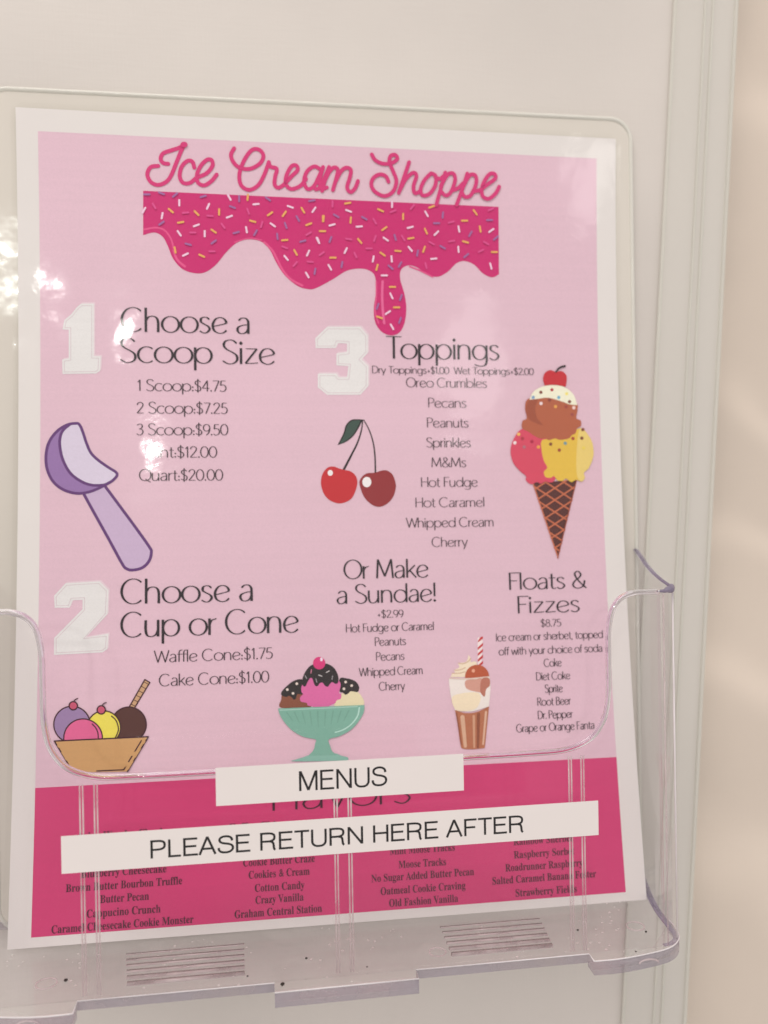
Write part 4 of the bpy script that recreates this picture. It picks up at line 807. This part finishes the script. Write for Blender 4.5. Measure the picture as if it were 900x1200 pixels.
NUM_THREE=[('f',(214, 188, 190),0,[102.21,202.84,106.56,207.06,118.61,207.29,121.28,204.15,121.19,197.86,118.93,195.40,121.31,193.02,121.20,185.75,118.25,182.53,106.23,182.43,102.93,185.09,103.00,190.08,109.69,190.16,110.44,188.82,113.52,188.86,114.06,192.92,109.74,193.15,109.79,197.49,113.65,198.03,113.69,201.12,110.33,201.25,109.63,199.41,102.35,199.29]),
('f',(214, 205, 199),0,[101.71,202.34,106.06,206.55,118.10,206.79,120.77,203.65,120.68,197.35,118.42,194.90,120.81,192.51,120.69,185.25,117.74,182.03,105.74,181.93,102.43,184.59,102.50,189.58,109.19,189.66,109.94,188.32,113.02,188.36,113.56,192.42,109.24,192.65,109.29,196.98,113.15,197.53,113.19,200.61,109.82,200.75,109.13,198.91,101.85,198.79]),
('s',(200, 180, 180),0,[102.46,202.05,106.35,205.82,117.75,206.03,120.02,203.36,119.94,197.63,117.39,194.86,120.05,192.19,119.95,185.53,117.42,182.78,106.00,182.67,103.17,184.95,103.23,188.85,108.75,188.91,109.50,187.58,113.67,187.62,114.40,193.12,109.99,193.35,110.03,196.34,113.88,196.88,113.94,201.33,109.33,201.51,108.62,199.64,102.56,199.54,102.46,202.05],0.23,0.23)]
NUM_TWO=[('f',(214, 188, 190),0,[12.57,112.70,16.28,116.85,27.38,117.29,30.35,114.17,30.08,106.06,22.96,98.35,30.45,99.46,30.16,94.31,28.54,93.23,12.83,92.89,12.75,98.53,21.89,107.96,21.86,111.13,18.61,111.07,17.66,108.54,12.81,108.67]),
('f',(214, 205, 199),0,[12.13,112.25,15.84,116.40,26.93,116.83,29.91,113.71,29.63,105.61,22.52,97.90,30.01,99.01,29.72,93.87,28.10,92.79,12.39,92.45,12.31,98.09,21.45,107.51,21.42,110.68,18.17,110.62,17.22,108.10,12.37,108.22]),
('s',(200, 180, 180),0,[12.81,111.98,16.16,115.72,26.67,116.12,29.22,113.45,28.96,105.92,21.90,97.58,29.29,98.21,29.07,94.27,27.87,93.47,13.04,93.15,12.98,97.79,22.12,107.21,22.09,111.38,17.70,111.31,16.76,108.80,13.00,108.90,12.81,111.98],0.23,0.23)]
TEXT={'heading':[('Choose a',56.4,203.5,44.4),('Scoop Size',60.4,192.7,53.7),('Toppings',148.5,195.4,42.5),('Choose a',56.4,108.9,44.8),('Cup or Cone',64.2,97.6,60.3),('Or Make',125.9,115.8,30.5),('a Sundae!',125.9,107.1,36.0),('Floats &',185.5,110.6,29.5),('Fizzes',185.5,102.0,23.8)],
'price':[('1 Scoop:$4.75',54.8,182.8,30.5),('2 Scoop:$7.25',54.8,174.9,31.2),('3 Scoop:$9.50',54.8,167.3,31.3),('Pint:$12.00',55.0,159.4,23.1),('Quart:$20.00',54.3,151.3,28.5),('Waffle Cone:$1.75',65.2,88.8,40.0),('Cake Cone:$1.00',65.3,80.8,37.0),('Dry Toppings+$1.00  Wet Toppings+$2.00',152.4,190.0,60.6),('+$2.99',126.9,101.8,9.4),('$8.75',186.1,96.9,7.8)],
'topping':[('Oreo Crumbles',149.7,185.0,30.2),('Pecans',149.7,177.6,14.4),('Peanuts',149.7,170.3,15.6),('Sprinkles',149.9,163.0,16.6),('M&Ms',149.8,155.7,13.0),('Hot Fudge',149.8,148.5,21.1),('Hot Caramel',149.9,141.1,25.8),('Whipped Cream',149.8,133.8,32.4),('Cherry',149.3,126.7,13.1)],
'sundae':[('Hot Fudge or Caramel',126.8,97.0,31.7),('Peanuts',126.7,92.0,11.2),('Pecans',126.5,86.8,10.2),('Whipped Cream',126.7,81.6,22.7),('Cherry',126.8,76.4,9.1)],
'soda':[('Ice cream or sherbet, topped',185.5,92.2,40.5),('off with your choice of soda',185.7,87.2,39.1),('Coke',186.1,82.5,6.6),('Diet Coke',186.0,77.8,12.8),('Sprite',186.0,73.3,6.6),('Root Beer',185.9,68.8,12.6),('Dr. Pepper',186.1,64.1,13.1),('Grape or Orange Fanta',186.0,59.8,29.2)]}
FLAVORS=[('Aging Wonder Cloud',34.4,32.0,27.4),('Blueberry Cheesecake',35.9,20.3,27.2),('Brown Butter Bourbon Truffle',36.1,16.2,37.0),('Butter Pecan',36.2,12.1,15.5),('Cappucino Crunch',36.0,7.9,23.4),('Caramel Cheesecake Cookie Monster',35.9,3.9,44.9),('Coffee Chip',78.7,32.0,17.7),('Cookie Butter Craze',86.6,20.4,24.0),('Cookies & Cream',86.6,16.4,20.4),('Cotton Candy',86.7,12.1,16.6),('Crazy Vanilla',86.6,8.3,16.0),('Graham Central Station',86.2,4.3,29.0),('Mint Moose Tracks',135.8,21.0,22.8),('Moose Tracks',135.6,16.4,16.6),('No Sugar Added Butter Pecan',135.7,12.5,35.9),('Oatmeal Cookie Craving',135.6,8.2,29.6),('Old Fashion Vanilla',135.6,4.2,24.0),('Rainbow Sherbet',179.1,21.4,21.6),('Raspberry Sorbet',179.2,17.0,22.0),('Roadrunner Raspberry',179.0,12.9,28.2),('Salted Caramel Banana Foster',178.9,8.9,37.7),('Strawberry Fields',179.2,4.4,22.2)]
FLAVOR_HEAD=('Flavors',108.2,37.8,48.6)

# --- the sheet itself, its printed grounds
bm = bmesh.new(); sheet(bm, 0, PW, 0, PH, 0); link('page', bm, M_PAPER, menu)
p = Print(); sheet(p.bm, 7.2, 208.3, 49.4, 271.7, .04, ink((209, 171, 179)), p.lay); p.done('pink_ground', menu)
p = Print(); sheet(p.bm, 7.2, 208.3, 3.1, 49.4, .045, ink((196, 50, 102)), p.lay); p.done('red_ground', menu)
for nm, dat in (('icing_drip', DRIP), ('title_lettering', TITLE), ('numeral', NUM_ONE), ('numeral', NUM_TWO), ('numeral', NUM_THREE),
                ('scoop_picture', SCOOP), ('cherry_picture', CHERRY), ('cone_picture', CONE), ('sundae_picture', SUNDAE),
                ('float_picture', FLOAT), ('basket_picture', BASKET)):
    p = Print(); p.picture(dat, .09 if nm != 'title_lettering' else .2); p.done(nm, menu)

# --- thin humanist lettering drawn as pen strokes; cap height 1
def E(cx, cy, rx, ry, a0=0, a1=360, n=22):
    return [(cx + rx * math.cos(math.radians(a0 + (a1 - a0) * i / n)), cy + ry * math.sin(math.radians(a0 + (a1 - a0) * i / n))) for i in range(n + 1)]
def Ln(*a): return [(a[i], a[i + 1]) for i in range(0, len(a), 2)]
def Sp(*a): return catmull([(a[i], a[i + 1]) for i in range(0, len(a), 2)], False, 5)
arch = Sp(.06, .46, .16, .61, .32, .66, .48, .6, .55, .42, .55, 0)
GL = {
 'a': (.62, [Sp(.1, .55, .22, .65, .38, .65, .48, .55, .5, .4, .5, 0), Sp(.5, .38, .3, .36, .1, .28, .05, .15, .14, .02, .3, .01, .44, .1, .5, .24)]),
 'b': (.78, [Ln(.06, 1, .06, 0), E(.38, .33, .32, .33)]), 'c': (.64, [E(.36, .33, .33, .33, 48, 312)]),
 'd': (.78, [Ln(.68, 1, .68, 0), E(.36, .33, .32, .33)]),
 'e': (.68, [Sp(.05, .28, .3, .34, .58, .43, .52, .59, .34, .66, .15, .58, .04, .35, .1, .11, .3, 0, .48, .03, .6, .13)]),
 'f': (.36, [Sp(.14, 0, .14, .6, .15, .82, .24, .97, .4, .98), Ln(0, .64, .36, .64)]),
 'g': (.76, [E(.34, .33, .31, .33), Sp(.65, .65, .65, .2, .65, -.05, .57, -.24, .36, -.29, .1, -.22)]),
 'h': (.68, [Ln(.06, 1, .06, 0), arch]), 'i': (.2, [Ln(.07, .66, .07, 0), 'dot', (.07, .87)]), 'l': (.2, [Ln(.07, 1, .07, 0)]),
 'k': (.56, [Ln(.06, 1, .06, 0), Ln(.48, .66, .08, .28), Ln(.2, .39, .54, 0)]),
 'm': (1.0, [Ln(.06, .66, .06, 0), Sp(.06, .46, .15, .61, .28, .66, .41, .59, .46, .42, .46, 0), Sp(.46, .46, .55, .61, .68, .66, .81, .59, .87, .42, .87, 0)]),
 'n': (.68, [Ln(.06, .66, .06, 0), arch]), 'o': (.76, [E(.37, .33, .34, .33)]), 'p': (.78, [Ln(.06, .66, .06, -.29), E(.38, .33, .32, .33)]),
 'r': (.38, [Ln(.06, .66, .06, 0), Sp(.06, .42, .15, .58, .34, .65)]),
 's': (.52, [Sp(.42, .57, .32, .65, .2, .66, .09, .6, .08, .47, .2, .38, .36, .29, .43, .17, .34, .04, .2, 0, .03, .08)]),
 't': (.4, [Sp(.16, .88, .16, .4, .16, .13, .24, .01, .37, .04), Ln(.0, .64, .36, .64)]),
 'u': (.68, [Sp(.06, .66, .06, .26, .12, .06, .28, 0, .46, .08, .55, .26), Ln(.55, .66, .55, 0)]),
 'v': (.58, [Ln(.02, .66, .29, 0), Ln(.29, 0, .56, .66)]), 'w': (.9, [Ln(.02, .66, .22, 0), Ln(.22, 0, .45, .62), Ln(.45, .62, .67, 0), Ln(.67, 0, .88, .66)]),
 'y': (.6, [Ln(.02, .66, .3, .02), Ln(.57, .66, .2, -.29)]), 'z': (.58, [Ln(.06, .64, .5, .64), Ln(.5, .64, .04, .02), Sp(.04, .02, .3, .03, .54, .05)]),
 'A': (.76, [Ln(0, 0, .36, 1), Ln(.36, 1, .72, 0), Ln(.14, .35, .58, .35)]),
 'B': (.66, [Ln(.08, 1, .08, 0), Sp(.08, 1, .34, .98, .5, .88, .5, .68, .36, .55, .08, .53), Sp(.08, .53, .42, .52, .58, .4, .58, .16, .4, .02, .08, 0)]),
 'C': (.92, [E(.48, .5, .45, .5, 46, 314, 28)]), 'D': (.86, [Ln(.08, 1, .08, 0), Sp(.08, 1, .38, .98, .68, .82, .78, .5, .68, .18, .38, .02, .08, 0)]),
 'F': (.58, [Ln(.08, 1, .08, 0), Ln(.05, .98, .58, .98), Ln(.08, .52, .46, .52)]),
 'G': (.94, [E(.47, .5, .44, .5, 46, 330, 28), Ln(.85, .44, .85, .1), Ln(.6, .44, .88, .44)]),
 'H': (.8, [Ln(.08, 1, .08, 0), Ln(.7, 1, .7, 0), Ln(.08, .52, .7, .52)]), 'I': (.22, [Ln(.09, 1, .09, 0)]),
 'M': (.98, [Ln(.06, 0, .12, 1), Ln(.12, 1, .47, .1), Ln(.47, .1, .82, 1), Ln(.82, 1, .9, 0)]),
 'N': (.8, [Ln(.08, 0, .08, 1), Ln(.08, 1, .7, 0), Ln(.7, 0, .7, 1)]), 'O': (.98, [E(.48, .5, .45, .5, 0, 360, 30)]),
 'P': (.64, [Ln(.08, 1, .08, 0), Sp(.08, 1, .36, .99, .54, .9, .58, .74, .52, .57, .34, .49, .08, .48)]),
 'Q': (.98, [E(.48, .5, .45, .5, 0, 360, 30), Sp(.5, .16, .66, .02, .9, -.12)]),
 'R': (.68, [Ln(.08, 1, .08, 0), Sp(.08, 1, .36, .99, .52, .9, .56, .75, .5, .58, .34, .51, .08, .5), Ln(.3, .5, .64, 0)]),
 'S': (.68, [Sp(.58, .86, .46, .97, .3, 1, .13, .93, .08, .76, .2, .6, .42, .48, .58, .34, .59, .15, .45, .02, .25, 0, .03, .12)]),
 'T': (.66, [Ln(.36, 1, .36, 0), Ln(.02, .98, .7, .98)]), 'W': (1.14, [Ln(0, 1, .28, 0), Ln(.28, 0, .56, .95), Ln(.56, .95, .84, 0), Ln(.84, 0, 1.12, 1)]),
 '0': (.66, [E(.32, .48, .29, .48)]), '1': (.36, [Ln(.04, .76, .2, .95), Ln(.2, .95, .2, 0)]),
 '2': (.62, [Sp(.06, .74, .14, .9, .32, .96, .49, .86, .5, .66, .34, .4, .05, .02), Ln(.05, .02, .57, .02)]),
 '3': (.6, [Sp(.06, .84, .2, .95, .4, .93, .48, .76, .38, .58, .22, .53), Sp(.22, .53, .46, .46, .53, .26, .42, .05, .22, 0, .04, .1)]),
 '4': (.64, [Ln(.43, 0, .43, .95), Ln(.43, .95, .03, .27), Ln(.03, .27, .6, .27)]),
 '5': (.6, [Ln(.5, .94, .15, .94), Ln(.15, .94, .1, .53), Sp(.1, .53, .28, .59, .46, .5, .53, .3, .44, .08, .24, 0, .04, .08)]),
 '7': (.56, [Ln(.03, .94, .53, .94), Ln(.53, .94, .18, 0)]), '8': (.6, [E(.29, .72, .2, .23), E(.29, .25, .25, .25)]),
 '9': (.62, [E(.3, .65, .26, .3), Sp(.56, .65, .54, .42, .44, .16, .28, 0)]),
 '$': (.62, [Sp(.5, .82, .38, .93, .24, .93, .1, .82, .1, .66, .24, .53, .4, .45, .52, .3, .48, .1, .3, .02, .05, .14), Ln(.29, 1.08, .29, -.1)]),
 ':': (.2, ['dot', (.08, .36), 'dot', (.08, .06)]), '.': (.2, ['dot', (.09, .04)]), ',': (.24, [Ln(.1, .07, .04, -.14)]),
 '+': (.5, [Ln(.06, .34, .42, .34), Ln(.24, .16, .24, .52)]), '!': (.24, [Ln(.09, 1, .09, .28), 'dot', (.09, .05)]),
 '&': (.82, [Sp(.7, .46, .62, .14, .38, 0, .14, .06, .06, .24, .2, .46, .42, .64, .5, .82, .36, 1, .2, .92, .2, .74, .4, .4, .78, 0)]),
 ' ': (.32, [])}
def text(pr, s, cx, base, width, cap, col, e, thin, thick, font=GL, track=0):
    adv = sum(font[c][0] + track for c in s) - .05 - track; sx = width / adv; x = cx - width / 2; k = 0
    for c in s:
        w, st = font[c]; dot = False
        for it in st:
            k += 1
            if it == 'dot': dot = True; continue
            if dot:
                X, Y = x + it[0] * sx, base + it[1] * cap; r = thick * .82
                pr.quad([(X + r, Y), (X, Y + r), (X - r, Y), (X, Y - r)], col, e); dot = False; continue
            pts = [(x + a * sx, base + b * cap) for a, b in it]
            pr.stroke(pts, thick, col, e + .002 * (k % 4), round_=False, nib=(thin, thick))
        x += (w + track) * sx
BLACK = ink((34, 24, 30)); SOFT = ink((52, 36, 42))
caps = {'Choose a': 8.5, 'Scoop Size': 8.5, 'Toppings': 8.2, 'Cup or Cone': 8.5, 'Or Make': 6.7, 'a Sundae!': 6.7, 'Floats &': 6.2, 'Fizzes': 6.2}
p = Print()
for s, cx, b, w in TEXT['heading']: text(p, s, cx, b, w, caps[s], BLACK, .22, .24, .86 if caps[s] > 8 else .68)
p.done('heading_lettering', menu)
p = Print()
for s, cx, b, w in TEXT['price']:
    c = 4.0 if 'op' in s[:7] or 'Pint' in s or 'Quart' in s or 'Cone' in s else 2.7
    if s.startswith('Dry'): c = 2.6
    text(p, s, cx, b, w, c, SOFT, .22, .17 if c > 3 else .14, .39 if c > 3 else .29)
p.done('price_lettering', menu)
for key, c, nm in (('topping', 3.5, 'topping_list'), ('sundae', 2.9, 'sundae_list'), ('soda', 2.8, 'soda_list')):
    p = Print()
    for s, cx, b, w in TEXT[key]: text(p, s, cx, b, w, c, SOFT, .22, .15, .34 if c > 3 else .29)
    p.done(nm, menu)
# serif list: the built-in font's bold serif alphabet, turned into flat mesh
def serif(s):
    return ''.join(chr(0x1D41A + ord(c) - 97) if 'a' <= c <= 'z' else chr(0x1D400 + ord(c) - 65) if 'A' <= c <= 'Z' else c for c in s)
p = Print(); DG = None
for s, cx, b, w in FLAVORS:
    cu = bpy.data.curves.new('lettering', 'FONT'); cu.body = serif(s); cu.resolution_u = 2
    to = bpy.data.objects.new('lettering', cu); COL.objects.link(to)
    dg = bpy.context.evaluated_depsgraph_get(); me = to.evaluated_get(dg).to_mesh()
    tb = bmesh.new(); tb.from_mesh(me); to.evaluated_get(dg).to_mesh_clear()
    xs = [v.co.x for v in tb.verts]; x0, x1 = min(xs), max(xs); k = w / (x1 - x0)
    for v in tb.verts: v.co.x = cx + (v.co.x - (x0 + x1) / 2) * k; v.co.y = b + v.co.y * 3.55
    p.take(tb, ink((80, 20, 44)), .2)
    bpy.data.objects.remove(to); bpy.data.curves.remove(cu)
p.done('flavor_list', menu)
p = Print(); s, cx, b, w = FLAVOR_HEAD; text(p, s, cx, b, w, 9.6, ink((58, 14, 34)), .2, .34, .8); p.done('flavor_heading', menu)
# clear laminating film over the print, a little larger than the sheet, corners rounded
bm = bmesh.new()
m_, r_ = 1.6, 4.0; rows = []
ysl = [-m_ + (PH + 2 * m_) * j / 110 for j in range(111)]
for y in ysl:
    d = min(y + m_, PH + m_ - y); ins = r_ - math.sqrt(max(0, r_ * r_ - (r_ - d) ** 2)) if d < r_ else 0
    rows.append([bm.verts.new(page(-m_ + ins + (PW + 2 * m_ - 2 * ins) * i / 40, y, .62)) for i in range(41)])
for a, b in zip(rows, rows[1:]):
    for i in range(40): bm.faces.new([a[i], a[i + 1], b[i + 1], b[i]]).smooth = True
link('laminate_film', bm, M_FILM, menu)

# ------------------------------------------------------------------ printed label tapes on the pocket
HV = {'A': (.7, [Ln(.02, 0, .33, 1), Ln(.33, 1, .64, 0), Ln(.14, .33, .52, .33)]), 'E': (.66, [Ln(.1, 0, .1, 1), Ln(.05, .95, .6, .95), Ln(.1, .53, .56, .53), Ln(.05, .05, .62, .05)]),
 'F': (.62, [Ln(.1, 0, .1, 1), Ln(.05, .95, .58, .95), Ln(.1, .5, .52, .5)]), 'H': (.74, [Ln(.1, 0, .1, 1), Ln(.64, 0, .64, 1), Ln(.1, .53, .64, .53)]),
 'L': (.58, [Ln(.1, 0, .1, 1), Ln(.05, .05, .54, .05)]), 'M': (.86, [Ln(.1, 0, .1, 1), Ln(.12, .98, .43, .03), Ln(.43, .03, .74, .98), Ln(.76, 0, .76, 1)]),
 'N': (.74, [Ln(.1, 0, .1, 1), Ln(.11, .97, .63, .03), Ln(.64, 0, .64, 1)]),
 'P': (.68, [Ln(.1, 0, .1, 1), Sp(.05, .95, .4, .95, .56, .88, .6, .72, .56, .56, .4, .48, .1, .47)]),
 'R': (.74, [Ln(.1, 0, .1, 1), Sp(.05, .95, .42, .95, .58, .88, .62, .73, .58, .58, .42, .5, .1, .5), Sp(.4, .5, .54, .44, .58, .3, .6, .08, .65, 0)]),
 'S': (.69, [Sp(.6, .7, .56, .86, .42, .95, .24, .94, .12, .84, .12, .68, .24, .58, .46, .52, .6, .42, .62, .24, .52, .1, .36, .05, .18, .08, .09, .18, .07, .32)]),
 'T': (.63, [Ln(.315, 0, .315, .97), Ln(.02, .95, .61, .95)]), 'U': (.74, [Sp(.1, 1, .1, .4, .12, .2, .22, .07, .37, .04, .52, .07, .62, .2, .64, .4, .64, 1)]),
 ' ': (.3, [])}
class Flat(Print):
    def quad(s, q, col, e):
        a = sum(q[i][0] * q[(i + 1) % len(q)][1] - q[(i + 1) % len(q)][0] * q[i][1] for i in range(len(q)))
        if a < 0: q = q[::-1]
        s.bm.faces.new([s.bm.verts.new(hv(x, y, 32.06 + e)) for x, y in q])
def sticker(x0, x1, y0, y1, words, tx0, tx1, ty, cap, label):
    t = empty('label_tape', label, 'label', ((x0 + x1) / 2, y0, 32.2))
    bm = bmesh.new(); box(bm, x0, x1, y0, y1, 32.25, 32.40); bmesh.ops.recalc_face_normals(bm, faces=bm.faces)
    link('tape', bm, M_STICKER, t)
    p = Flat(); text(p, words, (tx0 + tx1) / 2, ty, tx1 - tx0, cap, (0, 0, 0, 1), .37, .60, .68, HV)
    link('lettering', p.bm, M_TAPEINK, t)
sticker(68.3, 142.6, 52.8, 64.0, 'MENUS', 92.2, 118.8, 55.7, 5.9, 'short white label tape reading MENUS stuck below the notch of the clear holder')
sticker(24.6, 185.4, 36.2, 46.95, 'PLEASE RETURN HERE AFTER', 49.0, 161.3, 38.8, 5.2, 'long white label tape reading PLEASE RETURN HERE AFTER across the clear holder')

# ------------------------------------------------------------------ crumbs lying on the tray floor
random.seed(4)
def crumb(x, z, r, y=FY + .05):
    bm = bmesh.new(); bmesh.ops.create_icosphere(bm, subdivisions=2, radius=r * MM)
    for v in bm.verts: v.co *= 1 + .5 * noise.noise(v.co * 2200 + Vector((x, z, 0))); v.co.z *= .7
    for v in bm.verts: v.co += hv(x, y + r * .6, z)
    o = link('crumb', bm, M_CRUMB); o['label'] = 'tiny dark crumb lying on the dusty clear tray floor'; o['category'] = 'crumb'; o['group'] = 'dark crumbs on the tray floor'
crumb(22.5, 20.5, 0.60)
crumb(76.4, 27.3, 0.32)
crumb(86.7, 33.7, 0.68)
crumb(94.4, 20.0, 0.40)
crumb(183.7, 17.5, 0.36)
crumb(205.2, 22.3, 0.36)
crumb(196.6, 33.4, 0.28)
crumb(112.5, 28.1, 0.24)
